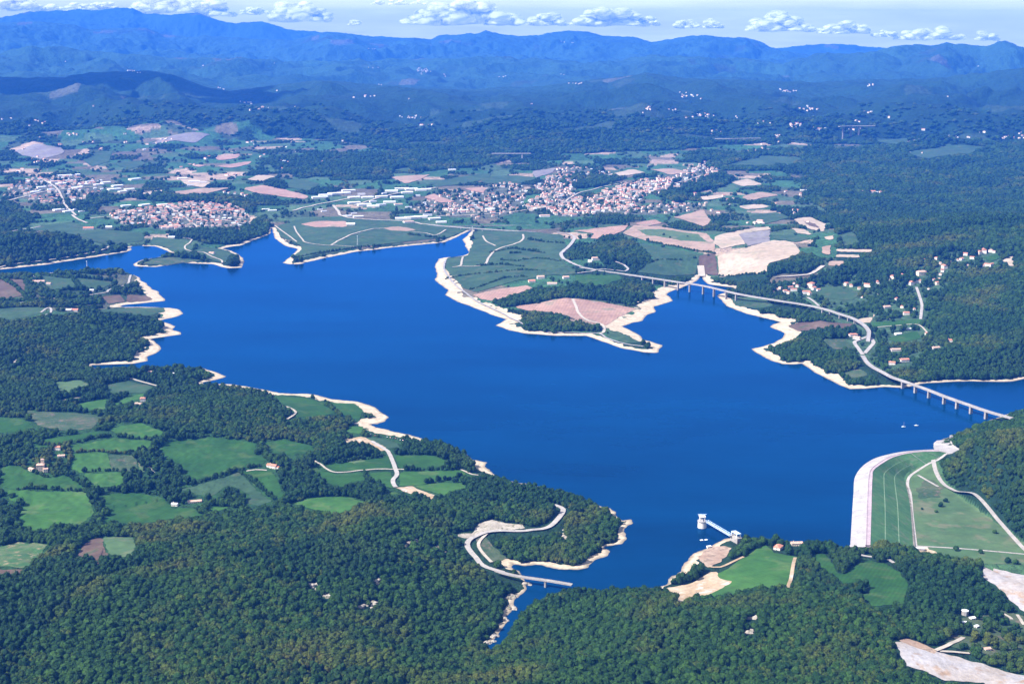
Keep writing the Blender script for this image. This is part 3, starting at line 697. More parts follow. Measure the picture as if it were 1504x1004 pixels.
# ------------------------------------------------------------------ roads and tracks: ribbons draped on the ground
def spline(P, step):
    P = np.asarray(P, float); out = []
    n = len(P)
    for k in range(n - 1):
        p0, p1, p2, p3 = P[max(k - 1, 0)], P[k], P[k + 1], P[min(k + 2, n - 1)]
        m = max(2, int(np.linalg.norm((p2 - p1)[:2]) / step))
        for t in np.arange(m) / m:
            out.append(.5 * ((2 * p1) + (-p0 + p2) * t + (2 * p0 - 5 * p1 + 4 * p2 - p3) * t * t + (-p0 + 3 * p1 - 3 * p2 + p3) * t ** 3))
    out.append(P[-1]); return np.array(out)
def ribbon(P, w, z=None, lift=.8, thick=0.):
    """P (n,2) centre line, optional z; returns V, T (strip, closed box when thick)"""
    d = np.gradient(P[:, :2], axis=0); d /= np.linalg.norm(d, axis=1)[:, None] + 1e-9
    nrm = np.stack([-d[:, 1], d[:, 0]], 1)
    L = P[:, :2] + nrm * w / 2; Rr = P[:, :2] - nrm * w / 2
    if z is None:
        zl = H(L[:, 0], L[:, 1]); zr = H(Rr[:, 0], Rr[:, 1]); zc = H(P[:, 0], P[:, 1]); zz = np.maximum(np.maximum(zl, zr), zc) + lift
        zl = zr = zz
    else: zl = zr = z
    n = len(P); top = np.concatenate([np.column_stack([Rr, zr]), np.column_stack([L, zl])])
    i = np.arange(n - 1); T = [np.stack([i, i + 1, n + i + 1, n + i], 1)]
    V = top
    if thick:
        V = np.concatenate([top, top - [0, 0, thick]]); k = 2 * n
        T += [np.stack([k + i, k + n + i, k + n + i + 1, k + i + 1], 1), np.stack([i, k + i, k + i + 1, i + 1], 1), np.stack([n + i, n + i + 1, k + n + i + 1, k + n + i], 1)]
        T += [np.array([[0, n, k + n, k], [n - 1, k + n - 1, k + 2 * n - 1, 2 * n - 1]])]
    return V, np.concatenate(T)
def mark_open(P, w):
    r0, r1, c0, c1 = window(P[:, :2], w + 10)
    d, _ = seg_dist(GX[r0:r1, c0:c1].ravel(), GY[r0:r1, c0:c1].ravel(), P[:, :2])
    OPEN[r0:r1, c0:c1] |= (d < w).reshape(r1 - r0, c1 - c0)
def road(name, pts, w, mat, clear=4., lift=.8, plane=None):
    P = np.array([on_plane(a, b, plane) for a, b in pts]) if plane is not None else W(pts)
    P = spline(P, 9.); mark_open(P[::2] if len(P) > 60 else P, w / 2 + clear)
    V, T = ribbon(P, w, lift=lift)
    o = link(name, newmesh(name, V, T, [mat])); o['kind'] = 'structure'; return o
ROADS = [
('road',[(812,741.5),(827,748),(819,763),(802,776),(772,780),(739,780),(713,783),(693,791),(686,800),(690,809),(698,818),(708,830),(722,836),(740,841)],10,'concrete',9),
('track',[(716,783),(706,793),(703,803),(714,818),(722,826)],6,'gravel',4),
('road',[(545,648),(564,659),(572,667),(580,687),(583,697),(577,706),(581,716)],9,'concrete',6),
('lane',[(462,677),(477,687),(496,694),(529,691),(560,689),(606,690)],5,'gravel',4),
('lane',[(670,687),(682,692),(694,697),(706,698)],5,'gravel',3),
('lane',[(412,596),(433,604),(431,610),(422,616)],6,'gravel',3),
('lane',[(191,556),(213,562),(235,568)],7,'gravel',7),
('lane',[(88,589),(104,586),(120,584)],5,'gravel',5),
('lane',[(217,684),(223,692),(236,703)],5,'gravel',5),
('lane',[(143,834),(146,820),(150,805)],3,'brown',3),
('lane',[(20,535),(24,529),(34,526)],6,'gravel',5),
('lane',[(392,691),(375,690),(362,692)],5,'gravel',3),
('road',[(29,445),(53,441),(106,436),(154,430),(160,426),(186,418),(190,410),(192,404)],8,'concrete',7),
('lane',[(60,459),(72,452),(75,458),(66,464)],7,'concrete',4),
('shore_road',[(-20,401),(8,391),(60,384),(110,377),(150,368),(160,363)],9,'gravel',6),
('lane',[(269,350),(281,352),(279,357),(272,362),(273,367),(283,370),(296,371),(310,377),(325,383),(326,387)],7,'gravel',5),
('road',[(0,344),(30,338),(60,333)],9,'concrete',6),
('road',[(106,316),(112,321),(128,328)],12,'gravel',6),
('road',[(486,361),(510,348),(530,341),(547,337),(565,336)],9,'gravel',4),
('track',[(432,333),(436,342),(444,352),(450,357),(480,361),(520,363)],7,'gravel',4),
('track',[(404,332),(420,344),(436,356)],7,'gravel',4),
('track',[(605,341),(625,343),(640,346),(655,338)],8,'gravel',4),
('track',[(664,393),(676,391),(678,385),(680,378)],8,'gravel',4),
('track',[(676,392),(710,390),(718,379),(726,370),(738,364),(756,359),(768,352),(768,345)],9,'gravel',4),
('track',[(709,347),(714,355),(728,362)],8,'gravel',4),
('shore_road',[(655,382),(652,395),(662,412),(680,428),(700,443),(725,455),(745,465),(770,478)],7,'asphalt',3),
('track',[(841,439),(846,450),(850,460),(862,470),(884,477),(887,487),(880,490)],9,'gravel',5),
('shore_road',[(800,488),(850,489),(880,490),(892,497),(918,505),(945,509)],7,'asphalt',3),
('road',[(900,384),(912,388),(922,395),(918,399),(905,398),(885,396),(870,399),(848,402)],9,'concrete',5),
('road',[(844,351),(838,360),(829,368),(824,374),(830,382),(842,388),(853,392)],14,'concrete',8),
('road',[(818,342),(839,346),(844,351)],12,'concrete',8),
('river_bank',[(1138,409),(1150,407),(1178,405),(1190,403),(1199,398),(1209,391)],16,'gravel',10),
('dry_channel',[(1031,407),(1030,399),(1029,391)],26,'gravel',14),
('road',[(1186,437),(1194,442),(1203,450)],9,'concrete',6),
('road',[(1346,422),(1350,434),(1354,448),(1353,460),(1352,469)],9,'concrete',8),
('road',[(1275,494),(1263,499),(1255,503),(1260,511),(1267,521)],11,'concrete',9),
('road',[(1278,496),(1283,503),(1277,511),(1270,519)],11,'concrete',9),
('lane',[(1285,481),(1320,478),(1348,477),(1363,490)],6,'gravel',4),
('lane',[(1040,832),(1058,833),(1075,826),(1092,818)],5,'bare',4),
('lane',[(1168,819),(1163,842),(1157,863)],6,'bare',4),
('lane',[(1374,956),(1388,950),(1397,945),(1415,936)],7,'gravel',6),
('lane',[(1380,957),(1400,958),(1424,960)],6,'gravel',4),
('lane',[(1470,899),(1482,906),(1486,910)],5,'gravel',4),
('lane',[(1494,903),(1500,912),(1504,918)],5,'gravel',4),
('road',[(1263,815),(1272,817),(1281,818)],7,'concrete',4),
('lane',[(1305,822),(1313,827)],7,'concrete',4),
('road',[(520,302),(540,296),(560,290),(600,281),(640,276)],14,'gravel',6),
('road',[(489,302),(497,311),(503,318),(540,323),(600,326),(620,330)],14,'gravel',6),
('road',[(430,310),(470,300),(520,291)],14,'gravel',6),
('road',[(640,318),(700,316),(760,311),(800,305),(840,296),(890,290),(940,281),(990,270),(1030,258)],13,'gravel',5),
('road',[(830,297),(850,284),(880,276),(920,268)],10,'gravel',4),
('road',[(130,322),(170,318),(230,314),(290,318),(340,326),(368,330)],11,'gravel',4),
('road',[(240,300),(262,313),(290,334)],10,'gravel',4),
('road',[(-10,300),(40,288),(80,280),(140,276),(200,281),(260,284)],13,'gravel',5),
('road',[(60,262),(85,279),(95,300),(112,317)],11,'gravel',4),
('track',[(0,1004),(1,1003)],3,'gravel',0),
]
for r_ in ROADS[:-1]: road(r_[0], r_[1], r_[2], M[r_[3]], r_[4], lift=3.2 if r_[1][0][1] < 420 else 1.3)
for pts, w in (([(1396,664),(1382,673),(1366,680),(1348,691),(1336,700),(1333,712),(1337,726),(1340,760),(1345,801)], 6), ([(1345,801),(1400,804),(1450,808),(1504,813),(1560,820)], 5),
               ([(1369,690),(1374,703),(1384,714),(1400,723),(1430,740),(1460,763),(1485,786),(1504,805),(1530,830)], 9), ([(1348,698),(1362,706),(1378,715)], 6)):
    road('dam_road', pts, w, M['concrete'], 4, plane=-31 if w != 6 else None)
# ------------------------------------------------------------------ solid shapes
class MB:
    """collects boxes, prisms and tubes into one mesh"""
    def __init__(s): s.V = []; s.F = []; s.m = []
    def add(s, V, Fc, mi=0):
        n = len(s.V); s.V += [tuple(v) for v in V]; s.F += [tuple(i + n for i in f) for f in Fc]; s.m += [mi] * len(Fc); return s
    def box(s, x0, x1, y0, y1, z0, z1, mi=0, rz=0, c=(0, 0)):
        V = []
        for z in (z0, z1):
            for x, y in ((x0, y0), (x1, y0), (x1, y1), (x0, y1)):
                if rz: x, y = x * math.cos(rz) - y * math.sin(rz), x * math.sin(rz) + y * math.cos(rz)
                V.append((x + c[0], y + c[1], z))
        return s.add(V, [(3, 2, 1, 0), (4, 5, 6, 7), (0, 1, 5, 4), (1, 2, 6, 5), (2, 3, 7, 6), (3, 0, 4, 7)], mi)
    def gable(s, x0, x1, y0, y1, z0, z1, mi=0, hip=0.):
        """roof with its ridge along x; hip pulls the ridge ends in"""
        ym = (y0 + y1) / 2; t = .25
        V = [(x0, y0, z0), (x1, y0, z0), (x1, y1, z0), (x0, y1, z0), (x0, y0, z0 + t), (x1, y0, z0 + t), (x1, y1, z0 + t), (x0, y1, z0 + t), (x0 + hip, ym, z1), (x1 - hip, ym, z1)]
        return s.add(V, [(3, 2, 1, 0), (0, 1, 5, 4), (1, 2, 6, 5), (2, 3, 7, 6), (3, 0, 4, 7), (4, 5, 9, 8), (6, 7, 8, 9), (5, 6, 9), (7, 4, 8)], mi)
    def tube(s, a, b, r0, r1=None, n=8, mi=0):
        a = Vector(a); b = Vector(b); r1 = r0 if r1 is None else r1; d = (b - a).normalized()
        u = d.orthogonal().normalized(); v = d.cross(u)
        V = [p + (u * math.cos(2 * math.pi * k / n) + v * math.sin(2 * math.pi * k / n)) * r for p, r in ((a, r0), (b, r1)) for k in range(n)]
        Fc = [(k, (k + 1) % n, n + (k + 1) % n, n + k) for k in range(n)] + [tuple(range(n))[::-1], tuple(range(n, 2 * n))]
        return s.add(V, Fc, mi)
    def mesh(s, name, mats): return newmesh(name, np.array(s.V), s.F, mats, s.m)
    def obj(s, name, mat, parent=None):
        return link(name, s.mesh(name, mat if isinstance(mat, (list, tuple)) else [mat]), parent)

def gz(x, y): return float(H(np.array([x]), np.array([y]))[0])
def footprint_z(x, y, r): return float(H(np.array([x - r, x + r, x, x]), np.array([y, y, y - r, y + r])).min())

# ---- detailed buildings
def house(px, py, L, Wd, Ht, rz, label, cat='house', name='house', wall='white', roof='terra', pitch=.42, hip=0., chimneys=1, wing=None, tower=None, group=None, storeys=None, open_r=None):
    x, y = hit(px, py); z = footprint_z(x, y, max(L, Wd) / 2)
    r = open_r or max(L, Wd) * .62 + 2
    mark_open(np.array([(x, y), (x + .1, y)]), r); mark_open(np.array([(x, y), (x - 6, y - r * 1.0)]), r * .6)
    root = tag(empty(name, (x, y, z), R(rz)), label, cat, group)
    st = storeys or max(1, int(Ht // 3))
    w = MB(); w.box(-L / 2, L / 2, -Wd / 2, Wd / 2, -4, Ht)
    if not hip: w.add([(-L/2, -Wd/2, Ht), (-L/2, Wd/2, Ht), (-L/2, 0, Ht + Wd * pitch / 2), (L/2, -Wd/2, Ht), (L/2, Wd/2, Ht), (L/2, 0, Ht + Wd * pitch / 2)], [(0, 2, 1), (3, 4, 5)])
    if wing:
        wl, ww, wh = wing; w.box(L / 2 + .01, L / 2 + wl, -ww / 2, ww / 2, -4, wh)
    w.obj('walls', M[wall], root)
    f = MB().gable(-L / 2 - .5, L / 2 + .5, -Wd / 2 - .6, Wd / 2 + .6, Ht, Ht + Wd * pitch / 2 + .35, hip=hip)
    if wing: f.gable(L / 2 + .05, L / 2 + wl + .4, -ww / 2 - .5, ww / 2 + .5, wh, wh + ww * pitch / 2)
    ro = f.obj('roof', M[roof], root)
    for c in range(chimneys):
        cx = L * (-.28 + .5 * c); MB().box(cx - .45, cx + .45, Wd * .12, Wd * .12 + .9, Ht + .2, Ht + Wd * pitch / 2 + 1.2).obj('chimney', M['cream'], ro)
    nwin = max(2, int(L // 3.6))
    for sfl in range(st):
        zc = 1.7 + sfl * (Ht / st)
        for k in range(nwin):
            wx = -L / 2 + (k + .5) * L / nwin
            if sfl == 0 and k == nwin // 2:
                MB().box(wx - .7, wx + .7, -Wd / 2 - .1, -Wd / 2 + .05, -.3, 2.2).obj('door', M['wood'], root); continue
            MB().box(wx - .55, wx + .55, -Wd / 2 - .08, -Wd / 2 + .05, zc - .7, zc + .8).obj('window', M['glass'], root)
        for sx in (-1, 1):
            if wing and sx > 0 and sfl == 0: continue
            MB().box(sx * L / 2 - .07, sx * L / 2 + .07, -.6, .6, zc - .7, zc + .8).obj('window', M['glass'], root)
    if tower:
        tx, ts, th = tower
        t = MB().box(tx - ts / 2, tx + ts / 2, Wd / 2 + .05, Wd / 2 + ts, -4, th).obj('tower', M[wall], root)
        MB().gable(tx - ts / 2 - .4, tx + ts / 2 + .4, Wd / 2 - .3, Wd / 2 + ts + .4, th, th + ts * .3, hip=ts / 2).obj('tower_roof', M[roof], t)
    return root
house(400,686,22,11,6,-24,'white farmhouse with a red tiled roof alone among the green meadows, hedge behind',wing=(6,8,3.5))
house(60,690,15,12,13,10,'tall old stone manor with a square tower, largest of the hilltop group among trees','manor','manor_house',wall='stone',roof='terra2',tower=(3,6.5,21),hip=5)
house(47,691,13,8,5,-30,'low stone farm building just left of the tall stone manor','farm building','farm_building',wall='stone',roof='terra2')
house(67,693,9,7,8,25,'narrow stone house in front of the tall stone manor',wall='cream',roof='terra2',chimneys=0)
house(85,660,13,10,7,0,'bright red roofed house just behind the old stone manor, half hidden by trees',hip=3)
house(90,671,14,8,5,15,'long pale house between the stone manor and the bright red roofed house',wall='white',roof='terra2')
house(286,738,26,9,4,14,'long low barn with a pale brown roof below the curved meadow','barn','barn',wall='cream',roof='terra2',chimneys=0)
house(257,742,12,8,4,-10,'small white shed house beside the long low barn',roof='greyroof')
house(210,589,13,11,8,10,'red hip roofed villa on the wooded rise above the meadows',hip=4)
house(204,594,18,9,4,-14,'low white outbuilding in front of the red hip roofed villa','outbuilding','outbuilding',wall='white',roof='terra2')
house(222,548,22,11,5,6,'salmon roofed long house near the narrow cove','house','house',roof='terra2')
house(207,548,11,9,5,-10,'small pale house left of the salmon roofed long house',wall='white',roof='terra2')
house(246,548,7,4,3,5,'white cabin among trees right of the salmon roofed house, nearer it','cabin','cabin',roof='whiteroof',chimneys=0)
house(255,549,7,4,3,-15,'white cabin among trees near the pointed sandy headland, farther from the salmon roofed house','cabin','cabin',roof='whiteroof',chimneys=0)
house(109,457,26,16,6,0,'bright red roofed farmhouse above the dark pine wood on the left shore')
house(101,457,16,13,6,15,'white farm annex touching the bright red roofed farmhouse','outbuilding','outbuilding',roof='whiteroof')
house(57,415,42,18,7,5,'long white farmhouse ringed by trees on the left headland fields',roof='terra2')
house(72,418,16,12,6,-10,'small white house right of the long white farmhouse on the headland',roof='terra2')
house(50,408,16,11,6,-10,'small white house behind the long white farmhouse on the headland',roof='whiteroof')
house(135,428,13,11,6,5,'lone small white house beside the thin lane on the left headland',roof='whiteroof')
house(1143,806,16,12,6,60,'red roofed house at the top edge of the lakeside sloping meadow',hip=3)
house(1170,800,20,10,5,4,'tan roofed house in trees near the dam, right of the red roofed house',wall='cream',roof='terra2')
house(1180,803,6,5,4,0,'tiny white hut beside the tan roofed house in trees','hut','hut',roof='whiteroof',chimneys=0)
house(1238,803,11,7,4,10,'white service building at the near foot of the dam face','hut','service_building',roof='whiteroof',chimneys=0)
house(794,409,26,16,9,10,'pink roofed farmhouse with white gable on the wooded peninsula',roof='terra2')
house(811,417,34,14,6,-5,'long farm building in front of the pink roofed farmhouse on the peninsula','farm building','farm_building',roof='terra2')
house(831,409,22,14,7,15,'white farmhouse at the right end of the peninsula farm',roof='terra2')
house(781,414,24,17,6,10,'brown roofed barn at the left end of the peninsula farm','barn','barn',wall='cream',roof='terra',chimneys=0)
house(875,382,30,15,10,10,'white villa above the slip road at the viaduct start',roof='terra2')
house(867,385,16,12,7,-20,'small outbuilding left of the white villa above the slip road','outbuilding','outbuilding',roof='whiteroof')
house(130,337,46,24,8,10,'red roofed farm on the open meadow below the two towns',roof='terra')
house(160,335,28,18,7,10,'white house right of the red roofed farm on the open meadow',roof='whiteroof')
house(252,350,28,16,7,5,'white house alone behind the narrow bay meadows',roof='whiteroof')
house(311,373,22,14,7,-15,'pink roofed house on the small island like spit',roof='terra2')
house(515,331,40,20,8,5,'white farm complex right of the pink field on the delta',roof='whiteroof')
house(1253,494,24,13,8,10,'red roofed building beside the triangular road junction, left one',roof='terra')
house(1258,498,20,12,7,-25,'white walled house in front of the red roofed junction building',roof='terra2')
house(1328,531,24,13,8,12,'large red roofed white villa nearest the long bridge',roof='terra')
house(1310,535,17,12,7,-15,'red roofed house left of the large villa nearest the bridge',roof='terra')
house(1316,515,30,13,6,5,'long pink roofed house above the two villas by the bridge',roof='terra2')
house(1374,513,22,12,7,18,'white house with a pale roof in the woods right of the villas',roof='terra2')
house(1396,502,18,12,7,-12,'pink roofed house high in the woods, last one on the lane',roof='terra')
house(1362,492,13,10,7,0,'small red roofed house at the upper end of the green strip',roof='terra')
house(1319,491,20,11,4,18,'long white shed on the green strip','shed','shed',roof='whiteroof',chimneys=0)
house(1335,484,12,9,4,18,'small white shed above the long white shed','shed','shed',roof='whiteroof',chimneys=0)
house(1331,462,18,12,8,0,'white house with a red roof beside the straight lane, in the garden plots',roof='terra')
house(1302,452,24,13,6,20,'pale house at the top of the sandy clearing by the road curve',roof='terra2')
# water tank and huts by the quarry
def tank():
    x, y = hit(1417, 903); z = footprint_z(x, y, 6); mark_open(np.array([(x, y), (x - 10, y - 14)]), 12)
    r = tag(empty('water_tank', (x, y, z)), 'pale round concrete tank in the scrub between the two quarries', 'tank')
    MB().tube((0, 0, -2), (0, 0, 9), 5.2, 5.2, 24).obj('tank_shell', M['concrete'], r)
    MB().tube((0, 0, 9), (0, 0, 10.2), 5.5, 1, 24).obj('lid', M['whiteroof'], r)
    MB().box(-.5, .5, -5.6, -5.1, -1, 9.2).obj('ladder', M['greyroof'], r)
tank()
house(1428,909,8,6,3.5,20,'small white hut right of the round concrete tank','hut','hut',roof='whiteroof',chimneys=0)
house(1416,915,6,4,3,0,'tiny white hut directly below the round concrete tank','hut','hut',roof='whiteroof',chimneys=0)
house(1434,921,6,5,3,40,'tiny white hut farthest down the slope from the concrete tank','hut','hut',roof='whiteroof',chimneys=0)
house(1450,954,9,6,3.5,15,'cream hut on the scrub slope above the lower quarry','hut','hut',roof='terra2',chimneys=0)
house(1351,808,15,8,5,-12,'concrete outlet building at the foot of the grassy dam','building','outlet_building',wall='concrete',roof='greyroof',chimneys=0)

# ---- simple buildings shared by the towns
def simple(L, Wd, Ht, roof_h, wallm, roofm, flat=False, hip=0.):
    b = MB().box(-L / 2, L / 2, -Wd / 2, Wd / 2, -5, Ht, 0)
    if flat: b.box(-L / 2 - .3, L / 2 + .3, -Wd / 2 - .3, Wd / 2 + .3, Ht, Ht + .6, 1)
    else:
        b.gable(-L / 2 - .6, L / 2 + .6, -Wd / 2 - .6, Wd / 2 + .6, Ht, Ht + roof_h, 1, hip)
    return b.mesh('house_shell', [M[wallm], M[roofm]])
HP = [simple(15, 11, 8, 3, 'white', 'terra'), simple(20, 12, 9, 3, 'cream', 'terra2', hip=4), simple(13, 12, 7, 2.6, 'white', 'terra2', hip=4), simple(26, 12, 9, 3, 'white', 'terra'),
      simple(16, 13, 11, 3, 'cream', 'terra', hip=5), simple(18, 11, 7, 2.5, 'white', 'whiteroof')]
WPm = [simple(70, 34, 9, 3, 'white', 'whiteroof'), simple(48, 26, 8, 3, 'white', 'greyroof', True), simple(95, 40, 10, 3, 'white', 'whiteroof', True), simple(60, 40, 9, 2, 'white', 'terra2')]
def hamlet(pts, label, group, rs):
    for px, py, s in pts:
        x, y = hit(px, py); k = rs.randrange(5) if s >= 0 else 5; s = abs(s)
        o = link('house', HP[k]); o.location = (x, y, footprint_z(x, y, 7 * s)); o.rotation_euler[2] = rs.uniform(0, 3.14); s *= .8; o.scale = (s, s, s)
        tag(o, label, 'house', group); mark_open(np.array([(x, y), (x, y - 14 * s)]), 11 * s)
rs = random.Random(11)
hamlet([(1275,421,1.3),(1289,416,1),(1243,419,1.1),(1250,421,.9),(1311,409,1.2),(1305,411,.8),(1353,404,1.9),(1338,418,1.7),(1346,415,1.3),(1325,405,.8),(1357,383,.9),(1377,418,1.1),(1371,412,.9),(1380,411,.8),(1316,440,.8),(1325,452,.8),(1308,457,.7),(1306,468,.7),(1343,455,.8),(1290,432,.7),(1262,425,.8),(1266,437,.7),(1364,425,.7)],
       'small white house with red roof in the hamlet scattered above the S-curved road', 'houses of the hamlet above the curved road', rs)
hamlet([(1375,381,1),(1387,394,1.7),(1384,399,1.3),(1381,404,1),(1418,375,1.3),(1412,382,1.2),(1407,383,.9),(1445,371,1.7),(1438,373,1.3),(1455,370,1.5),(1460,371,1.1),(1451,391,1.2),(1457,389,.9),(1445,391,.9),(1429,380,1),(1437,392,.8),(1395,385,.8),(1420,391,.8),(1381,388,.9)],
       'pale house with red roof in the hillside village edged by dark woods on the right', 'houses of the right hillside village', rs)
hamlet([(1160,424,1.1),(1166,427,1),(1172,421,1.2),(1191,422,1.8),(1195,425,1.3),(1184,431,1.2),(1189,433,1),(1153,429,1.1),(1147,424,1),(1141,426,1),(1158,431,.9),(1166,417,.9),(1202,427,1),(1135,430,.8)],
       'white or pink house in the roadside hamlet behind the right end of the viaduct', 'houses of the roadside hamlet by the viaduct', rs)
hamlet([(1172,311,1.5),(1166,314,1.3),(1176,315,1.1),(1163,309,1),(1116,328,1.9),(1109,329,1.3),(1121,329,1.2),(1020,287,1.6),(1037,299,1),(1045,310,1),(1055,313,.9),(1063,289,1.2),(1068,294,1.2),(1077,292,1),(1071,301,1),(1154,282,1),(1176,287,1.4),(1182,285,1.1),(1205,284,1),(1132,264,1),(1140,300,.9),(1098,328,1),(1187,327,.9),(980,303,1.2),(985,309,1.1),(1004,303,1.1),(1011,306,1)],
       'isolated pale farmhouse among the patchwork fields right of the red roofed town', 'farmhouses among the patchwork fields', rs)
hamlet([(1265,283,1.5),(1271,285,-1.6),(1280,284,1.9),(1287,285,-2),(1293,284,1.3),(1258,286,1.2),(1276,287,1.1)],
       'white building in the small line of houses before the wooded right hills', 'line of houses before the right hills', rs)
hamlet([(383,231,1.6),(388,228,1.3),(412,238,1.8),(418,239,-2.2),(423,240,2),(405,236,1.4),(474,240,1.7),(414,249,1.6),(398,234,1.2),(420,250,1.3)],
       'white farm building on the lower slope above the long brown field', 'farm buildings on the lower slope', rs)
hamlet([(28,252,1.4),(33,249,1.1),(60,259,1.2),(110,270,1.3),(118,270,1.1),(70,250,1),(266,247,1.5),(274,249,1.2),(302,234,1.4),(308,231,1.2),(285,243,1.2),(333,258,1.2),(344,259,1.8),(350,258,1.3),(337,260,1.2),(330,283,1.3),(345,285,1.4),(356,287,1.5),(362,288,1.1),(336,284,1.1)],
       'pale farmhouse in the foothills around the left town', 'farmhouses around the left town', rs)

# ---- towns
OPEN0 = OPEN.copy()
def town(poly, n, dens_seed, minr, kinds, sc):
    rs = random.Random(dens_seed); P = W(poly); x0, y0 = P.min(0); x1, y1 = P.max(0); out = []; grid = {}
    tries = 0
    while len(out) < n and tries < n * 60:
        tries += 1; x = rs.uniform(x0, x1); y = rs.uniform(y0, y1)
        if not inside(np.array([x]), np.array([y]), P)[0]: continue
        if nearest(x, y, OPEN0): continue
        k = (int(x // minr), int(y // minr))
        if any((x - q[0]) ** 2 + (y - q[1]) ** 2 < minr ** 2 for i in (-1, 0, 1) for j in (-1, 0, 1) for q in grid.get((k[0] + i, k[1] + j), [])): continue
        grid.setdefault(k, []).append((x, y)); a = .5 * float(noise(np.array([x / 200.]), np.array([y / 200.]))[0])
        out.append((x, y, (.2 + a) + (math.pi / 2 if rs.random() < .3 else 0), rs.choice(kinds), rs.uniform(*sc)))
    if out:
        A = np.array([(o[0], o[1]) for o in out]); r0, r1, c0, c1 = window(A, 40)
        X, Y = GX[r0:r1, c0:c1], GY[r0:r1, c0:c1]; dm = np.full(X.shape, 1e9)
        for x, y in A: dm = np.minimum(dm, (X - x) ** 2 + (Y - y) ** 2)
        OPEN[r0:r1, c0:c1] |= dm < (minr * .42) ** 2
    return out
HK = [0, 1, 1, 2, 2, 3, 4, 4, 5]
T1 = town(TOWNZ[0], 330, 1, 17, HK, (.7, 1.06))
T2 = town(TOWNZ[1], 170, 2, 24, HK + [5], (.7, 1.10))
T3 = town(TOWNZ[2], 170, 3, 24, HK, (.7, 1.02))
T4 = town(TOWNZ[3], 420, 4, 17.5, HK, (.7, 1.10))
T5 = town(TOWNZ[4], 90, 5, 22, HK, (.7, 1.02))
T6 = town(TOWNZ[5], 110, 6, 26, HK, (.7, 1.10))
T7 = town(TOWNZ[6], 34, 7, 26, HK, (.7, 0.94))
T8 = town(TOWNZ[7], 40, 8, 26, HK, (.7, 0.94))
towns = [(T1, 'small house with terracotta roof in the compact lakeside hill town on the left', 'houses of the left lakeside town'),
         (T4, 'pale house with terracotta roof in the dense red roofed town beyond the delta bridge', 'houses of the dense red roofed town'),
         (T7, 'house in the thin row of houses below the dense red roofed town', 'houses below the red roofed town')]
n_obj = 0; rest = []
alls = []
for tt, lb, gp_ in towns: alls += [(math.hypot(o[0], o[1]), o, lb, gp_) for o in tt]
alls.sort(key=lambda q: q[0])
NTOWN = 120
for d, (x, y, rz, k, s), lb, gp_ in alls[:NTOWN]:
    o = link('house', HP[k]); o.location = (x, y, gz(x, y)); o.rotation_euler[2] = rz; o.scale = (s, s, s); tag(o, lb, 'house', gp_)
rest = [q[1] for q in alls[NTOWN:]] + T2 + T3 + T5 + T6 + T8
def scatter_far(n, seed, ybox):
    rs = random.Random(seed); out = []
    for k in range(n):
        cx, cy = rs.uniform(0, 1504), rs.uniform(*ybox)
        for q in range(rs.choice([1, 1, 2, 3, 5])):
            x, y = hit(cx + rs.gauss(0, 5), cy + rs.gauss(0, 1.2)); out.append((x, y, rs.uniform(0, 3), rs.randrange(6), rs.uniform(.7, 1.1)))
    return out
rest += scatter_far(55, 21, (150, 235)) + scatter_far(16, 22, (90, 150))
for cx, cy, n, sx, sy in ((622,104,26,10,2.5),(1160,134,14,16,2),(1168,184,20,10,2.5),(1205,190,14,14,2),(1145,200,8,8,1),(1400,202,22,18,2),(1480,203,12,18,2),(605,172,12,12,2.5),(848,123,10,12,1),(1030,170,14,16,3),(1280,238,12,10,2),(1450,262,8,10,2),(1340,225,8,20,4),(190,104,6,8,.6),(325,130,5,6,1.5),(380,160,10,14,2),(830,62,6,12,1.5),(545,72,3,8,.5),(553,100,4,8,.6),(625,184,6,10,1.5),(60,236,16,14,3),(1010,140,12,20,4),(1190,160,10,14,3),(1140,205,8,12,2)):
    rs_ = random.Random(cx)
    for q in range(n):
        x, y = hit(cx + rs_.gauss(0, sx * .6), cy + rs_.gauss(0, sy * .6)); rest.append((x, y, rs_.uniform(0, 3), rs_.randrange(6), rs_.uniform(.65, 1.1)))
def merged(name, items, protos, mats):
    VV = []; FF = []; MM = []; n = 0
    geo = []
    for me in protos:
        geo.append((np.array([v.co[:] for v in me.vertices]), [tuple(p.vertices) for p in me.polygons], [mats.index(me.materials[p.material_index]) for p in me.polygons]))
    for x, y, rz, k, s in items:
        V, Fc, mi = geo[k]; c, si = math.cos(rz), math.sin(rz)
        q = V * s; q = np.stack([q[:, 0] * c - q[:, 1] * si + x, q[:, 0] * si + q[:, 1] * c + y, q[:, 2] + gz(x, y)], 1)
        VV.append(q); FF += [tuple(i + n for i in f) for f in Fc]; MM += mi; n += len(V)
    return link(name, newmesh(name, np.concatenate(VV), FF, mats, MM))
o = merged('distant_town_houses', rest, HP, [M['white'], M['cream'], M['terra'], M['terra2'], M['whiteroof']])
tag(o, 'mass of tiny pale houses of the far towns, villages and hillsides beyond the lake', 'houses', kind='stuff')
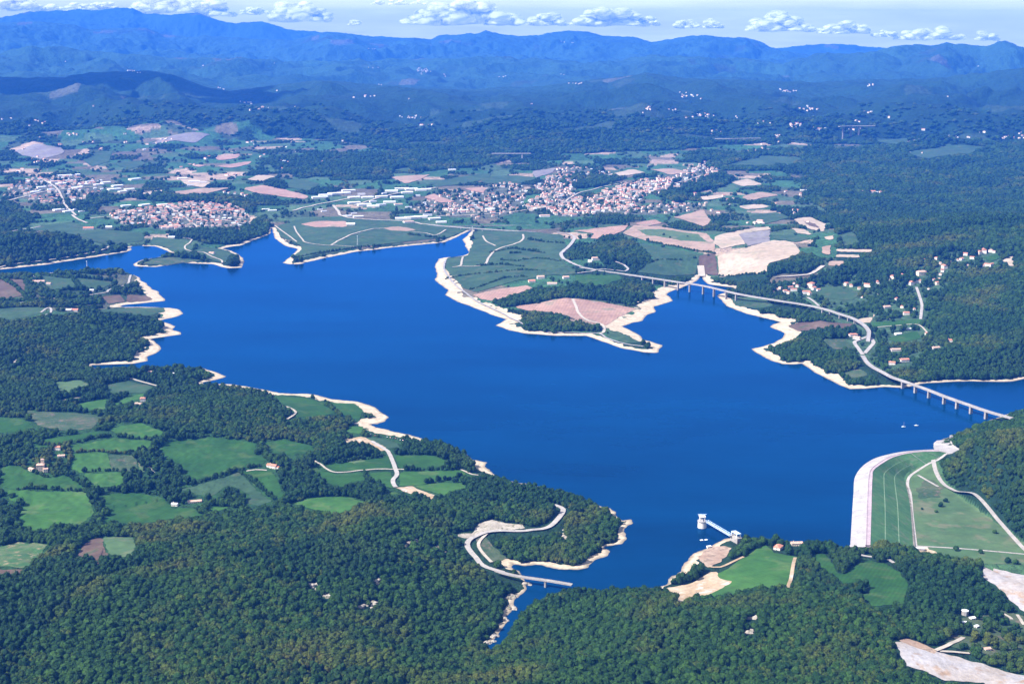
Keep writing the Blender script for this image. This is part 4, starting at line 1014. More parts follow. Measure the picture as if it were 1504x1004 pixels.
# warehouses
WH = [(470,291,2,.9),(478,288,0,1),(492,286,0,1.1),(505,285,0,1),(512,281,2,.8),(520,291,0,.9),(531,286,1,.9),(540,291,0,.9),(548,297,1,.8),(560,290,0,.9),(566,285,1,.8),(575,282,0,1),(583,291,0,1),(590,278,2,.8),(598,284,0,.9),(604,279,0,1),(612,288,1,.8),(618,280,0,.9),(626,279,0,.8),(520,299,0,.9),(535,302,0,1),(548,304,0,.9),(560,302,1,1),(572,298,0,.9),(585,301,3,.7),(600,305,1,.7),(592,322,2,.8),(606,321,0,1),(618,320,0,.9),(628,317,1,.9),(638,322,0,.8),(600,327,3,.8),(648,327,0,.7),(510,318,0,.6),(520,314,1,.6),(526,319,0,.7),(470,308,1,.6),(476,311,1,.6),(400,310,0,.6),(392,308,1,.6),(660,309,0,.7),(680,310,0,.7),(700,306,1,.7),(720,308,0,.7),(800,318,3,.8),(664,250,0,.7),
 (80,268,3,1),(90,271,0,.9),(102,266,1,.9),(112,277,0,.9),(122,272,0,.8),(132,268,1,1),(145,272,0,.8),(155,269,0,.8),(168,279,2,.8),(172,274,0,.9),(180,282,0,.7),(190,279,0,.8),(198,264,2,.8),(95,259,2,.9),(110,258,0,.9),(60,276,0,.8),(75,279,1,.8),(50,283,0,.8),(88,309,2,.7),(100,311,0,.7),(112,308,1,.6),(120,311,1,.6),(185,303,0,.7),(212,302,0,.8),(238,302,0,.8),(258,333,3,.8),(245,335,3,.8),(268,263,0,.8),(285,268,0,.9),(298,269,1,.9),(280,273,1,.8),(390,308,0,.5),(1180,280,0,.5)]
rs = random.Random(5)
for px, py, k, s in WH:
    x, y = hit(px, py); o = link('warehouse', WPm[k]); o.location = (x, y, gz(x, y)); o.rotation_euler[2] = .25 + rs.uniform(-.15, .15) + (.5 if px < 240 else 0); o.scale = (s, s, s)
    mark_open(np.array([(x - 25 * s, y), (x + 25 * s, y - 30 * s)]), 28 * s)
    if px < 240: tag(o, 'long pale factory shed in the industrial estate of the left towns', 'warehouse', 'factory sheds of the left towns')
    elif px < 440: tag(o, 'pale shed standing between the left towns and the delta', 'warehouse', 'sheds between the left towns and the delta')
    else: tag(o, 'large white flat warehouse in the industrial strip behind the green delta', 'warehouse', 'warehouses behind the delta')
# ------------------------------------------------------------------ bridges
def bridge(name, label, pts, z, w, piers, pier_w=(3.2, 7), thick=1.8, bottom=None, cat='bridge', cap=True, smooth=12., rails=True, deckm='concrete', approach=0):
    """pts: deck centre line in photo pixels at height z; piers: photo x positions along it"""
    P = np.array([on_plane(a, b, z) for a, b in pts]); PX = [p[0] for p in pts]
    S = spline(P, smooth); c = S[len(S) // 2]
    root = tag(empty(name, (c[0], c[1], 0)), label, cat)
    o3 = np.array([c[0], c[1], 0])
    zz = np.full(len(S), z, float)
    if approach:
        gzz = H(S[:, 0], S[:, 1]); k = np.minimum(np.arange(len(S)), np.arange(len(S))[::-1]) * smooth
        zz = np.where(k < approach, np.maximum(gzz + 1.5, 0) * (1 - sstep(0, approach, k)) + z * sstep(0, approach, k), z)
    V, T = ribbon(S, w, z=zz, thick=thick); link('deck', newmesh('deck', V - o3, T, [M[deckm]]), root)
    V, T = ribbon(S, w - 2.2, z=zz + .06); link('roadway', newmesh('roadway', V - o3, T, [M['asphalt']]), root)
    if rails:
        d = np.gradient(S, axis=0); d /= np.linalg.norm(d, axis=1)[:, None]; n = np.stack([-d[:, 1], d[:, 0]], 1)
        for s in (-1, 1):
            V, T = ribbon(S + n * s * (w / 2 - .35), .5, z=zz + 1.1, thick=1.0); link('parapet', newmesh('parapet', V - o3, T, [M['concrete']]), root)
    # pier positions: find the deck point that projects to the wanted photo x
    d = np.gradient(S, axis=0)
    sx = 752 + F * S[:, 0] / (S[:, 1] * cp + (CAMH - z) * sp)
    sy = np.arange(len(S))
    for px in piers:
        if isinstance(px, tuple): px, rng_ = px; cand = [i for i in sy if rng_[0] <= i / len(S) <= rng_[1]]
        else: cand = sy
        i = min(cand, key=lambda q: abs(sx[q] - px)); x, y = S[i]; ang = math.atan2(d[i][1], d[i][0])
        g0 = gz(x, y) - 3; zt = zz[i] - thick
        if zt - g0 < 4: continue
        b = MB().box(-pier_w[0] / 2, pier_w[0] / 2, -pier_w[1] / 2, pier_w[1] / 2, g0, zt - 1.6)
        p = b.obj('pier', M['concrete'], root); p.location = (x - c[0], y - c[1], 0); p.rotation_euler[2] = ang
        if cap:
            q = MB().box(-pier_w[0] / 2 - .3, pier_w[0] / 2 + .3, -w / 2 + .8, w / 2 - .8, zt - 1.6, zt - .02).obj('pier_cap', M['concrete'], p)
    if name == 'viaduct' or 'seven' in label: print(label[:20], [int(v) for v in H(S[::8, 0], S[::8, 1])], [int(v) for v in zz[::8]])
    r0, r1, c0, c1 = window(S, w + 10); dm, _ = seg_dist(GX[r0:r1, c0:c1].ravel(), GY[r0:r1, c0:c1].ravel(), S[::2])
    OPEN[r0:r1, c0:c1] |= (dm < w / 2 + 12).reshape(r1 - r0, c1 - c0)
    return root
bridge('viaduct', 'long pale concrete viaduct on tall piers crossing the inlet right of the peninsula', [(853,392),(866,394.5),(886,398),(900,400),(940,405.5),(996,414),(1033,419.5),(1085,431.5),(1141,441),(1168,445),(1196,450),(1216,455),(1234,461),(1250,466),(1261,471.5),(1270,478),(1276,486),(1275,494)], 30, 12,
       [908,924,942,960,978,996,1014,1031,1049,1067,1083,(1209,(.5,1)),(1221,(.5,1)),(1236,(.5,1)),(1247,(.5,1)),(1256,(.5,.93))], (3.6, 8), 2.2, approach=50)
bridge('road_bridge', 'long low road bridge with seven piers running off the right edge of the photo', [(1267,520),(1272,530),(1281,538),(1296,546),(1310,553.5),(1326,559),(1360,571),(1387,581.5),(1421,593.5),(1455,605),(1502,618),(1523,624)], 20, 11,
       [1327.5,1346.5,1366,1386,1406.5,1427.5,1449], (5, 7.5), 2.0, approach=60)
bridge('road_bridge', 'low white bridge carrying the road over the channel at the head of the delta', [(600,326.5),(625,329),(660,332.5),(700,335.5),(781,340.5),(818,342.5)], 12, 11,
       [612,628,644,660,676,692,708,724,740,756,772,788], (3, 7), 2.0)
bridge('road_bridge', 'second thin white bridge just behind the low bridge at the delta', [(640,331.5),(672,332.3),(700,331.5),(740,331),(781,331)], 12, 9, [655,670,685,700,715,730,745,760], (3, 6), 1.8)
bridge('small_bridge', 'short white bridge on one pier over the narrow wooded creek', [(728,837),(740,841),(760,845.5),(790,850),(811,853),(834,857),(840,858)], 12, 7, [803], (2.6, 4.5), 1.2)
def motorway(label, pts, z, piers, gb): # far viaduct, deck on tall piers standing on the ground
    return bridge('motorway_viaduct', label, pts, z, 20, piers, (10, 14), 4.5, cat='viaduct', rails=False, smooth=60.)
motorway('distant white viaduct on three tall piers in the dark hills above the central towns', [(722,225),(750,225),(780,225)], gz(*hit(762,231)) + 40, [749,758,769], 0)
motorway('distant short arched viaduct with close piers in the far hills right of the dense town', [(1050,203.5),(1072,203.5),(1090,203),(1117,202.5)], gz(*hit(1075,209.5)) + 38, [1068,1071.5,1075,1078.5,1082], 0)
motorway('distant viaduct on a comb of eight piers, far right in the blue hills', [(1232,185.5),(1250,184.8),(1285,184.5)], gz(*hit(1255,190.5)) + 38, [1236,1239.5,1243,1246.5,1250,1253.5,1257,1262], 0)

# ------------------------------------------------------------------ dam
def dam():
    prof_pts = []
    st = []
    for wl, c1, c2, toe, tz in DAM:
        w3 = np.array([*on_plane(*wl, 0), 0]); a = np.array([*on_plane(*c1, 8), 8]); b = np.array([*on_plane(*c2, 8), 8]); t = np.array([*on_plane(*toe, tz), tz])
        st.append((w3, a, b, t))
    st = np.array(st)                                  # n,4,3
    S = np.stack([spline(st[:, k], 14) if False else st[:, k] for k in range(4)], 1)
    # densify between stations
    n = len(S); out = []
    for k in range(n - 1):
        p0, p1, p2, p3 = S[max(k - 1, 0)], S[k], S[k + 1], S[min(k + 2, n - 1)]
        for t in np.arange(8) / 8: out.append(.5 * ((2 * p1) + (-p0 + p2) * t + (2 * p0 - 5 * p1 + 4 * p2 - p3) * t * t + (-p0 + 3 * p1 - 3 * p2 + p3) * t ** 3))
    out.append(S[-1]); S = np.array(out); n = len(S)
    # extend the near end into the hillside
    ext = S[0] + (S[0] - S[8]) * np.array(.9); S = np.concatenate([ext[None], S]); n += 1
    WL, A, B, T = S[:, 0], S[:, 1], S[:, 2], S[:, 3]
    foot = WL + (WL - A) * 1.6
    org = np.array([A[n // 2][0], A[n // 2][1], 0])
    root = tag(empty('dam', tuple(org)), 'curved earth dam with a white stone lake face and grassy downstream slope', 'dam')
    def strip(name, lines, mat, label=None):
        L = np.stack(lines, 1); k = L.shape[1]; V = L.reshape(-1, 3) - org; F_ = []
        for i in range(n - 1):
            for j in range(k - 1): F_.append((i * k + j, i * k + j + 1, (i + 1) * k + j + 1, (i + 1) * k + j))
        o = link(name, newmesh(name, V, np.array(F_)[:, ::-1], [mat], smooth=False), root)
        if label: o['label'] = label
        return o
    up = np.array([0, 0, 1.])
    strip('upstream_face', [foot, WL, A * .55 + WL * .45, A], M['damface'])
    strip('crest_road', [A, A + up * .9, A * .85 + B * .15 + up * .9, A * .85 + B * .15 + up * .05, A * .1 + B * .9 + up * .05, A * .1 + B * .9 + up * .5, B + up * .5, B], M['crest'])
    b1a, b1b = B * .68 + T * .32, B * .655 + T * .345; b2a, b2b = B * .36 + T * .64, B * .335 + T * .665
    def bench(p, q): q = q.copy(); q[:, 2] = p[:, 2]; return q
    Tl = T - up * 6
    strip('grass_slope', [B, b1a + up * .0, bench(b1a, b1b), b2a, bench(b2a, b2b), T, Tl], M['damgrass'])
    for a_, b_ in ((b1a, bench(b1a, b1b)), (b2a, bench(b2a, b2b))):
        strip('berm_gutter', [a_ * .6 + b_ * .4 + up * .12, b_ * .9 + a_ * .1 + up * .12], M['gutter'])
    strip('toe_ditch', [T * .985 + B * .015 + up * .5, T + up * .3, T + (T - B) * .03 + up * .1], M['rock'])
    for k in (58, 66, 74):                             # inspection ramps crossing the slope
        if k < n - 3:
            P = np.array([B[k] * (1 - t) + T[k] * t + up * .5 for t in np.linspace(0, 1, 7)])
            V, Tt = ribbon(P[:, :2], 2.2, z=P[:, 2]); link('drain_channel', newmesh('drain_channel', V - org, Tt, [M['concrete']]), root)
dam()
# spillway at the far end of the dam
def spillway():
    c = np.array([*on_plane(1396, 656, 8), 0]); root = tag(empty('spillway', tuple(c)), 'pale concrete spillway block at the far end of the dam crest', 'spillway')
    def P(a, b, z): return np.array([*on_plane(a, b, z), z]) - c
    top = [P(1375,660,6), P(1371,655,3), P(1371.5,650,1), P(1376,646.5,1), P(1396,645,3), P(1400,652,5), P(1406,657,7), P(1413,660,8), P(1412,664,8), P(1400,665.5,8)]
    bot = [p - np.array([0, 0, 14]) for p in top]; n = len(top)
    MB().add(top + bot, [tuple(range(n))[::-1], tuple(range(n, 2 * n))] + [(i, n + i, n + (i + 1) % n, (i + 1) % n) for i in range(n)]).obj('apron', M['damface'], root)
    b = MB()
    L = [P(1396,645,9), P(1400,652,9), P(1406,657,9.5), P(1413,660,10)]
    for p, q in zip(L[:-1], L[1:]): b.tube(p - np.array([0, 0, 3]), q - np.array([0, 0, 3]), 1.6, 1.6, 6)
    b.obj('side_wall', M['concrete'], root)
    p = P(1397, 645, 5); MB().box(p[0] - 3, p[0] + 3, p[1] - 3, p[1] + 3, -6, 14).obj('gate_pier', M['damface'], root)
    p = P(1411, 661, 8); MB().tube((p[0], p[1], 2), (p[0], p[1], 11), 5, 5, 16).obj('round_end', M['damface'], root)
spillway()
for q in ((1396,657),(1406,662),(1385,655)):
    xx, yy = on_plane(*q, 6); mark_open(np.array([(xx, yy), (xx - 6, yy - 26)]), 24)
# intake tower
def intake():
    x, y = on_plane(1031, 774, 0); root = tag(empty('intake_tower', (x, y, 0)), 'round white intake tower with crane frame standing in the lake near the dam', 'tower')
    MB().tube((0, 0, -14), (0, 0, 15), 9.2, 8.6, 32).obj('shaft', M['white'], root)
    MB().tube((0, 0, 15), (0, 0, 16.4), 9.8, 9.8, 32).obj('platform', M['concrete'], root)
    for sx in (-1, 1):
        for sy in (-1, 1): MB().box(sx * 4.6 - .8, sx * 4.6 + .8, sy * 4.2 - .8, sy * 4.2 + .8, 16.4, 26).obj('column', M['white'], root)
    MB().box(-6.6, 6.6, -6, 6, 26, 28).obj('top_slab', M['white'], root)
    MB().box(-5.2, 1, -4.8, 4.8, 16.4, 21).obj('cabin', M['white'], root)
    b = MB()
    for k in range(20):
        a = 2 * math.pi * k / 20; b.tube((9.3 * math.cos(a), 9.3 * math.sin(a), 16.4), (9.3 * math.cos(a), 9.3 * math.sin(a), 17.6), .12, .12, 4)
        a2 = 2 * math.pi * (k + 1) / 20; b.tube((9.3 * math.cos(a), 9.3 * math.sin(a), 17.6), (9.3 * math.cos(a2), 9.3 * math.sin(a2), 17.6), .12, .12, 4)
    b.obj('railing', M['steel'], root)
    b = MB()
    for sx in (-5, 5): b.tube((sx, 0, 28), (sx, 0, 32), .5, .5, 6)
    b.tube((-9, 0, 32), (9, 0, 32), .6, .6, 6).tube((-9, 0, 32), (-9, 0, 29), .15, .15, 4).tube((3, -6, 28), (3, -6, 33), .3, .3, 5).tube((-3, 5, 28), (-3, 5, 31), .3, .3, 5)
    b.obj('crane', M['steel'], root)
    root.scale = (.9, .9, .8)
    # footbridge
    z = 12.5; a = np.array([*on_plane(1038, 766, z), z]); e = np.array([*on_plane(1073, 786.5, z), z]); mid = (a + e) / 2
    r2 = tag(empty('footbridge', (mid[0], mid[1], 0)), 'pale blue steel truss footbridge from the intake tower to the shore', 'footbridge')
    d = e - a; L = np.linalg.norm(d[:2]); u = d / L; nn = np.array([-u[1], u[0], 0]); o = np.array([mid[0], mid[1], 0]); up = np.array([0, 0, 1.])
    V, T = ribbon(np.array([a[:2], mid[:2], e[:2]]), 4.2, z=np.full(3, z), thick=.5); link('deck', newmesh('deck', V - o, T, [M['concrete']]), r2)
    for s in (-1, 1):
        b = MB(); k = 14; off = nn * 2.3 * s - o
        for q in range(k):
            p0 = a + u * L * q / k + off; p1 = a + u * L * (q + 1) / k + off
            b.tube(p0, p1, .28, .28, 5).tube(p0 + up * 3.6, p1 + up * 3.6, .28, .28, 5).tube(p0, p0 + up * 3.6, .2, .2, 4)
            b.tube(p0 if q % 2 else p0 + up * 3.6, p1 + up * 3.6 if q % 2 else p1, .2, .2, 4)
        b.obj('truss', M['steel'], r2)
    b = MB()
    for q in range(8):
        p = a + u * L * (q + .5) / 8 - o + up * 3.6; b.tube(p + nn * 2.3, p - nn * 2.3, .18, .18, 4)
    b.obj('top_bracing', M['steel'], r2)
    # portal on the shore
    x, y = on_plane(1081, 787, z); zg = gz(x, y); r3 = tag(empty('bridge_portal', (x, y, 0), math.atan2(u[1], u[0])), 'pale concrete portal at the landward end of the steel footbridge', 'portal')
    mark_open(np.array([(x, y), (x - 10, y - 12)]), 14)
    MB().box(-12, 12, -5, 5, -6, z - .1).obj('abutment', M['concrete'], r3)
    for sx in (-8, 8):
        for sy in (-1, 1): MB().box(sx - .8, sx + .8, sy * 3.6 - .7, sy * 3.6 + .7, z - .1, z + 6.5).obj('post', M['white'], r3)
    MB().box(-9.5, 9.5, -4.6, 4.6, z + 6.5, z + 7.4).obj('portal_roof', M['steel'], r3)
intake()
# ------------------------------------------------------------------ boats, rafts, masts, cars
def boat(px, py, rz, label, mast):
    x, y = on_plane(px, py, 0); r = tag(empty('sailing_boat' if mast else 'motor_boat', (x, y, 0), R(rz)), label, 'boat')
    n = 9; V = []; 
    for z, k in ((-.4, .55), (1.1, 1)):
        for i in range(n):
            t = i / (n - 1); wv = 1.7 * k * math.sin(math.pi * (.12 + .88 * t) ** .8) ** .6 if t < 1 else 0; V += [(-5.5 * k + 11 * k * t, wv, z), (-5.5 * k + 11 * k * t, -wv, z)]
    Fc = []
    for i in range(n - 1):
        a = 2 * i; b = 2 * n + a; Fc += [(a, a + 2, b + 2, b), (a + 1, b + 1, b + 3, a + 3), (b, b + 2, b + 3, b + 1), (a, a + 1, a + 3, a + 2)]
    Fc += [(0, 2 * n, 2 * n + 1, 1)]
    MB().add(V, Fc).obj('hull', M['hull'], r)
    cb = MB().box(-2.5, 1.5, -.95, .95, 1.1, 2.3).obj('cabin', M['hull'], r)
    MB().box(-2.2, 1.2, -1, 1, 1.6, 2.0).obj('window', M['glass'], cb)
    if mast:
        MB().tube((.5, 0, 1.1), (.5, 0, 12), .14, .08, 6).obj('mast', M['whiteroof'], r)
        MB().tube((.5, 0, 2.8), (-4.5, 0, 2.9), .22, .22, 6).obj('furled_sail', M['hull'], r)
boat(1327, 627, 10, 'small white sailing boat with mast, left one of two boats off the dam', True)
boat(1346, 625, 0, 'small white motor boat, right one of two boats off the dam', False)
def raft(px, py, label):
    x, y = on_plane(px, py, 0); r = tag(empty('raft', (x, y, 0), .3), label, 'raft')
    MB().box(-2.6, 2.6, -2, 2, .25, .8).obj('platform', M['hull'], r)
    for s in (-1, 1): MB().tube((-2.6, s * 1.4, .1), (2.6, s * 1.4, .1), .45, .45, 10).obj('float', M['whiteroof'], r)
    MB().tube((0, 0, .8), (0, 0, 3), .12, .12, 6).obj('post', M['steel'], r)
raft(1030.5, 793, 'small white raft, left one of two floating below the intake tower')
raft(1037, 792.5, 'small white raft, right one of two floating below the intake tower')
house(1041,804,7,5,3.5,20,'tiny white pump hut on the rocky shore below the intake tower','hut','pump_hut',roof='whiteroof',chimneys=0)
def mast(px, py, h, label, name='lattice_mast'):
    x, y = hit(px, py); z = max(gz(x, y), 0) if SDp(x, y) > 0 else 0; r = tag(empty(name, (x, y, z)), label, 'mast')
    b = MB()
    for k in range(4):
        a = math.pi / 4 + k * math.pi / 2; b.tube((1.9 * math.cos(a), 1.9 * math.sin(a), -2), (.6 * math.cos(a), .6 * math.sin(a), h), .4, .3, 4)
    for q in range(8):
        z0 = h * q / 8; rr = 1.9 - 1.3 * q / 8; 
        for k in range(4):
            a = math.pi / 4 + k * math.pi / 2; a2 = a + math.pi / 2; r2 = 1.9 - 1.3 * (q + 1) / 8
            b.tube((rr * math.cos(a), rr * math.sin(a), z0), (r2 * math.cos(a2), r2 * math.sin(a2), z0 + h / 8), .18, .18, 3)
    b.obj('lattice', M['whiteroof'], r); MB().box(-1.6, 1.6, -1.6, 1.6, h, h + 2.4).obj('head', M['whiteroof'], r)
def SDp(x, y): return float(H(np.array([x]), np.array([y]), SD)[0])
mast(128, 397, 34, 'thin white mast rising from the narrow left bay')
mast(525, 360, 38, 'thin white mast on the delta meadow')
mast(694, 345, 34, 'thin white mast beside the delta channel under the low bridge')
def car(px, py, rz, body, label, group, z=None):
    x, y = hit(px, py); r = tag(empty('parked_car', (x, y, gz(x, y) + .6), R(rz)), label, 'car', group); mark_open(np.array([(x, y), (x, y - 8)]), 6)
    b = MB(); pr = [(-2.1, .35), (-2.15, .85), (-1.3, .95), (-.9, 1.45), (.6, 1.45), (1.2, .95), (2.05, .8), (2.1, .35)]; n = len(pr)
    V = [(x_, -.85, z_) for x_, z_ in pr] + [(x_, .85, z_) for x_, z_ in pr]
    b.add(V, [tuple(range(n)), tuple(range(n, 2 * n))[::-1]] + [(i, n + i, n + (i + 1) % n, (i + 1) % n) for i in range(n)]).obj('body', M[body], r)
    for sx in (-1.3, 1.3):
        for sy in (-.8, .8): MB().tube((sx, sy - .1, .33), (sx, sy + .1, .33), .34, .34, 10).obj('wheel', M['dark'], r)
    MB().box(-.85, .65, -.87, .87, 1.0, 1.38).obj('window', M['glass'], r)
rs = random.Random(3)
for k, px in enumerate((569, 573.5, 577, 581, 584, 588, 592)):
    cc = ['darkcar', 'redcar', 'darkcar', 'redcar', 'darkcar', 'darkcar', 'redcar'][k]
    car(px, 642.5 + k * .65 + rs.uniform(-.6, .6), rs.uniform(50, 80), cc, 'dark parked car in the row at the sandy beach car park' if cc == 'darkcar' else 'dark red parked car in the row at the sandy beach car park', 'cars parked at the beach')
for px, py, c, lb in ((545, 638, 'darkcar', 'dark car parked apart at the left side of the beach clearing'), (551, 640, 'redcar', 'red car parked apart at the left side of the beach clearing'), (597, 722, 'whitecar', 'white car on the gravel lot at the end of the road, upper one'), (618, 725, 'redcar', 'red car on the gravel lot at the end of the road, lower one'), (735,779.5,'whitecar','white car on the bend of the hillside road')):
    car(px, py, rs.uniform(0, 90), c, lb, None)
# rock outcrops in the near woods
def outcrop(px, py, n, spread, label, seed):
    rs = random.Random(seed); x, y = hit(px, py); b = MB()
    bm = bmesh.new(); bmesh.ops.create_icosphere(bm, subdivisions=2, radius=1); base = [v.co.copy() for v in bm.verts]; fc = [tuple(v.index for v in f.verts) for f in bm.faces]; bm.free()
    z0 = gz(x, y)
    for k in range(n):
        cx, cy = rs.gauss(0, spread), rs.gauss(0, spread); s = rs.uniform(1.6, 4.2); zz = gz(x + cx, y + cy) - z0
        q = [rs.uniform(.7, 1.25) for _ in base]
        b.add([(cx + v.x * s * 1.5 * q[i], cy + v.y * s * q[i], zz + v.z * s * 1.1 * q[i]) for i, v in enumerate(base)], fc)
        if k % 2 == 0: mark_open(np.array([(x + cx, y + cy), (x + cx - 2, y + cy - 7)]), 5)
    o = b.obj('rock_outcrop', M['rock']); o.location = (x, y, z0); tag(o, label, 'rocks')
for q in ((600,797,10,9,'pale limestone outcrop in the woods left of the hillside road bend',1),(641,806,5,7,'small pale outcrop between the limestone outcrop and the hillside road',2),(463,862,7,8,'scattered pale rocks in the woods, leftmost group',3),(480,876,6,8,'scattered pale rocks just below the leftmost rock group',4),(541,889,9,8,'pale rock group lowest in the wooded slope',5),(553,851,6,8,'pale rock group between the lowest group and the limestone outcrop',6),(1106,927,3,4,'lone pale boulder in the woods below the lakeside meadow',7),(826,786,5,9,'pale rocks in the trees of the small peninsula',8),(1106,908,3,4,'small boulder above the lone pale boulder',12)): outcrop(*q)
shore_r = [(718,942,5,5),(728,934,5,5),(742,911,5,4),(752,893,5,4),(752,879,5,5),(776,857,3,4)]
for k, (a, b, n, s) in enumerate(shore_r): outcrop(a, b, n, s, ['pale boulders at the dead end of the creek','pale boulders just above the dead end of the creek','white boulder pair halfway along the creek','white boulders on the left creek bank, third from its head','white boulders on the left creek bank below the bridge','few boulders under the short bridge'][k], 30 + k)
# ------------------------------------------------------------------ trees
def crown_mesh(name, seed, mat, lobes=7, tall=1., cards=200):
    """irregular crown of unit radius standing on z=0: lumpy lobes with leaf sprays over them"""
    rs = random.Random(seed); bm = bmesh.new(); bmesh.ops.create_icosphere(bm, subdivisions=2, radius=1)
    base = np.array([v.co[:] for v in bm.verts]); fc = np.array([[v.index for v in f.verts] for f in bm.faces]); bm.free()
    V = []; T = []; n = 0; cs = []
    for k in range(lobes):
        a = rs.uniform(0, 6.28) ; rr = rs.uniform(.25, .6) if k else 0; s = rs.uniform(.38, .58) if k else .7
        c = np.array([rr * math.cos(a), rr * math.sin(a), (.62 + rs.uniform(-.25, .45) * (1 - rr * .6)) * tall]); cs.append((c, s))
        q = 1 + np.array([rs.uniform(-.22, .22) for _ in base])[:, None]
        V.append(base * s * q * np.array([1, 1, .85 * tall]) + c); T.append(fc + n); n += len(base)
    for k in range(cards):
        c, s = rs.choice(cs); d = np.array([rs.gauss(0, 1), rs.gauss(0, 1), abs(rs.gauss(.3, 1))]); d /= np.linalg.norm(d)
        p = c + d * s * np.array([1, 1, .85 * tall]) * rs.uniform(.95, 1.22); q = np.array([[rs.uniform(-.15, .15) for _ in range(3)] for _ in range(3)])
        V.append(p + q); T.append(np.array([[n, n + 1, n + 2]])); n += 3
    return newmesh(name, np.concatenate(V), np.concatenate(T), [mat])
PROTO = [crown_mesh('crown', 1, M['leafA']), crown_mesh('crown', 2, M['leafB'], 6), crown_mesh('crown', 3, M['leafA'], 8, .9), crown_mesh('crown', 4, M['leafC'], 6, .95),
         crown_mesh('crown', 5, M['leafB'], 5, 1.25), crown_mesh('crown', 6, M['leafA'], 9, .85), crown_mesh('crown', 7, M['leafC'], 7, .85), crown_mesh('crown', 8, M['leafB'], 7, 1.05)]
def trunk_mesh():
    b = MB().tube((0, 0, -.4), (.02, 0, .5), .07, .045, 7)
    for a in (0, 2.1, 4.2): b.tube((.02, 0, .35), (.3 * math.cos(a), .3 * math.sin(a), .75), .03, .014, 5)
    return b.mesh('trunk', [M['bark']])
TRUNK = trunk_mesh()

BLOCK = OPEN.copy()
BLOCK |= (SD < 0) & (GD < 9500)
HEDGES = [[(25,719),(60,718),(90,720),(122,722)],[(123,693),(160,692),(205,694)],[(352,694),(368,705),(385,719),(405,735)],[(590,691),(630,691),(676,689)],[(624,711),(650,706),(678,700)],[(103,665),(140,663),(181,666),(215,660)],[(50,651),(90,655),(110,650),(160,641),(230,646)],
 [(6,685),(28,684),(67,701),(98,698),(122,714)],[(100,656),(104,670),(100,686)],[(181,693),(184,715),(160,718)],[(205,668),(213,690),(236,704)],[(480,595),(487,600),(500,612)],[(536,693),(540,705),(556,712)],[(160,720),(200,721),(240,716),(262,718)],[(300,707),(330,699),(352,691),(380,684)],[(496,680),(530,675),(560,672)],
 [(655,410),(690,404),(730,400),(765,397),(800,398)],[(690,426),(720,416),(745,408),(775,407)],[(720,372),(750,366),(770,368),(800,372)],[(735,382),(760,384),(790,380),(822,384)],[(775,352),(800,356),(828,358)],[(700,391),(740,389),(770,392)],[(750,373),(765,372)],[(1050,373),(1020,369),(990,362),(950,354)],[(932,400),(960,384),(1000,382)],[(1057,406),(1080,405),(1110,403),(1128,402)],
 [(61,404),(90,408),(130,410),(165,414)],[(40,433),(60,430),(100,427),(150,426)],[(35,410),(50,420),(74,430)],[(100,404),(110,415),(120,427)],[(-10,440),(40,443),(60,441),(100,438),(150,436)],[(60,452),(100,452),(150,452)],[(0,409),(20,420),(40,440)],[(430,380),(470,372),(520,365),(560,362)],[(600,345),(640,350),(655,352)],[(1073,436),(1100,434),(1118,436)]]
def points():
    P = []
    # near woods on a jittered square grid, farther woods on a grid widening with distance
    s = 7.3
    xs, ys = np.meshgrid(np.arange(-1700, 1700, s), np.arange(1150, 3500, s * .95)); 
    x = xs.ravel() + nrng.uniform(-.45, .45, xs.size) * s; y = ys.ravel() + nrng.uniform(-.45, .45, xs.size) * s
    m = (np.abs(np.arctan2(x, y)) < R(22.3)) & (np.hypot(x, y) < 3500); P.append(np.stack([x[m], y[m], np.full(m.sum(), s)], 1))
    d = 3500.
    while d < 13500:
        s = 7.6 + (d - 3500) * .0021; da = s / d
        a = np.arange(R(-22.3), R(22.3), da); a = a + nrng.uniform(-.45, .45, len(a)) * da; dd = d + nrng.uniform(-.45, .45, len(a)) * s
        P.append(np.stack([dd * np.sin(a), dd * np.cos(a), np.full(len(a), s)], 1)); d += s * 1.05
    P = np.concatenate(P); x, y, s = P.T
    hd = []
    for pts in HEDGES:
        w_ = spline(W(pts), 5.); d0 = math.hypot(*w_[0]); st = max(1, int((4.6 + (d0 - 2500) * .0012) / 5))
        w_ = w_[::st] + nrng.normal(0, 1.5, (len(w_[::st]), 2)); w_ = w_[nrng.random(len(w_)) < .85]; hd.append(np.column_stack([w_, np.full(len(w_), 5.4 + max(0, d0 - 3000) * .0013)]))
    hd = np.concatenate(hd)
    dens = nearest(x, y, FOREST); op = nearest(x, y, OPEN); sdp = H(x, y, SD)
    d_ = np.hypot(x, y); off = 8.5 * np.clip(s / 8.2, 1, 1.3) * d_ / CAMH
    for q in (.35, .7, 1.): op |= nearest(x * (1 + off * q / d_), y * (1 + off * q / d_), BLOCK)
    keep = (nrng.random(len(x)) < dens) & ~op & (sdp > 1.5)
    gap = fbm(x / 60, y / 60, 2); keep &= (gap > -.6) & (nrng.random(len(x)) > .95 * sstep(9300, 13300, d_))
    return np.concatenate([P[keep], hd])
PT = points(); x, y, s = PT.T; d = np.hypot(x, y); z = H(x, y)
size = s * (.56 + .55 * nrng.random(len(x)) ** 1.6) * (1 + .28 * noise(x / 60, y / 60))
fz = (H(x, y, farmS) > 0) & (H(x, y, woodS) < 0); size = np.where(fz, size * .62, size)
pine = noise(x / 420 + 3, y / 420) > .12
yel = fbm(x / 300 + 11, y / 300, 3)
u = nrng.random(len(x))
idx = np.where(pine, np.where(u < .5, 1, np.where(u < .75, 4, 7)), np.where(u < .4, 0, np.where(u < .7, 2, 5)))
YZ = np.full((NR, NC), -1e3)
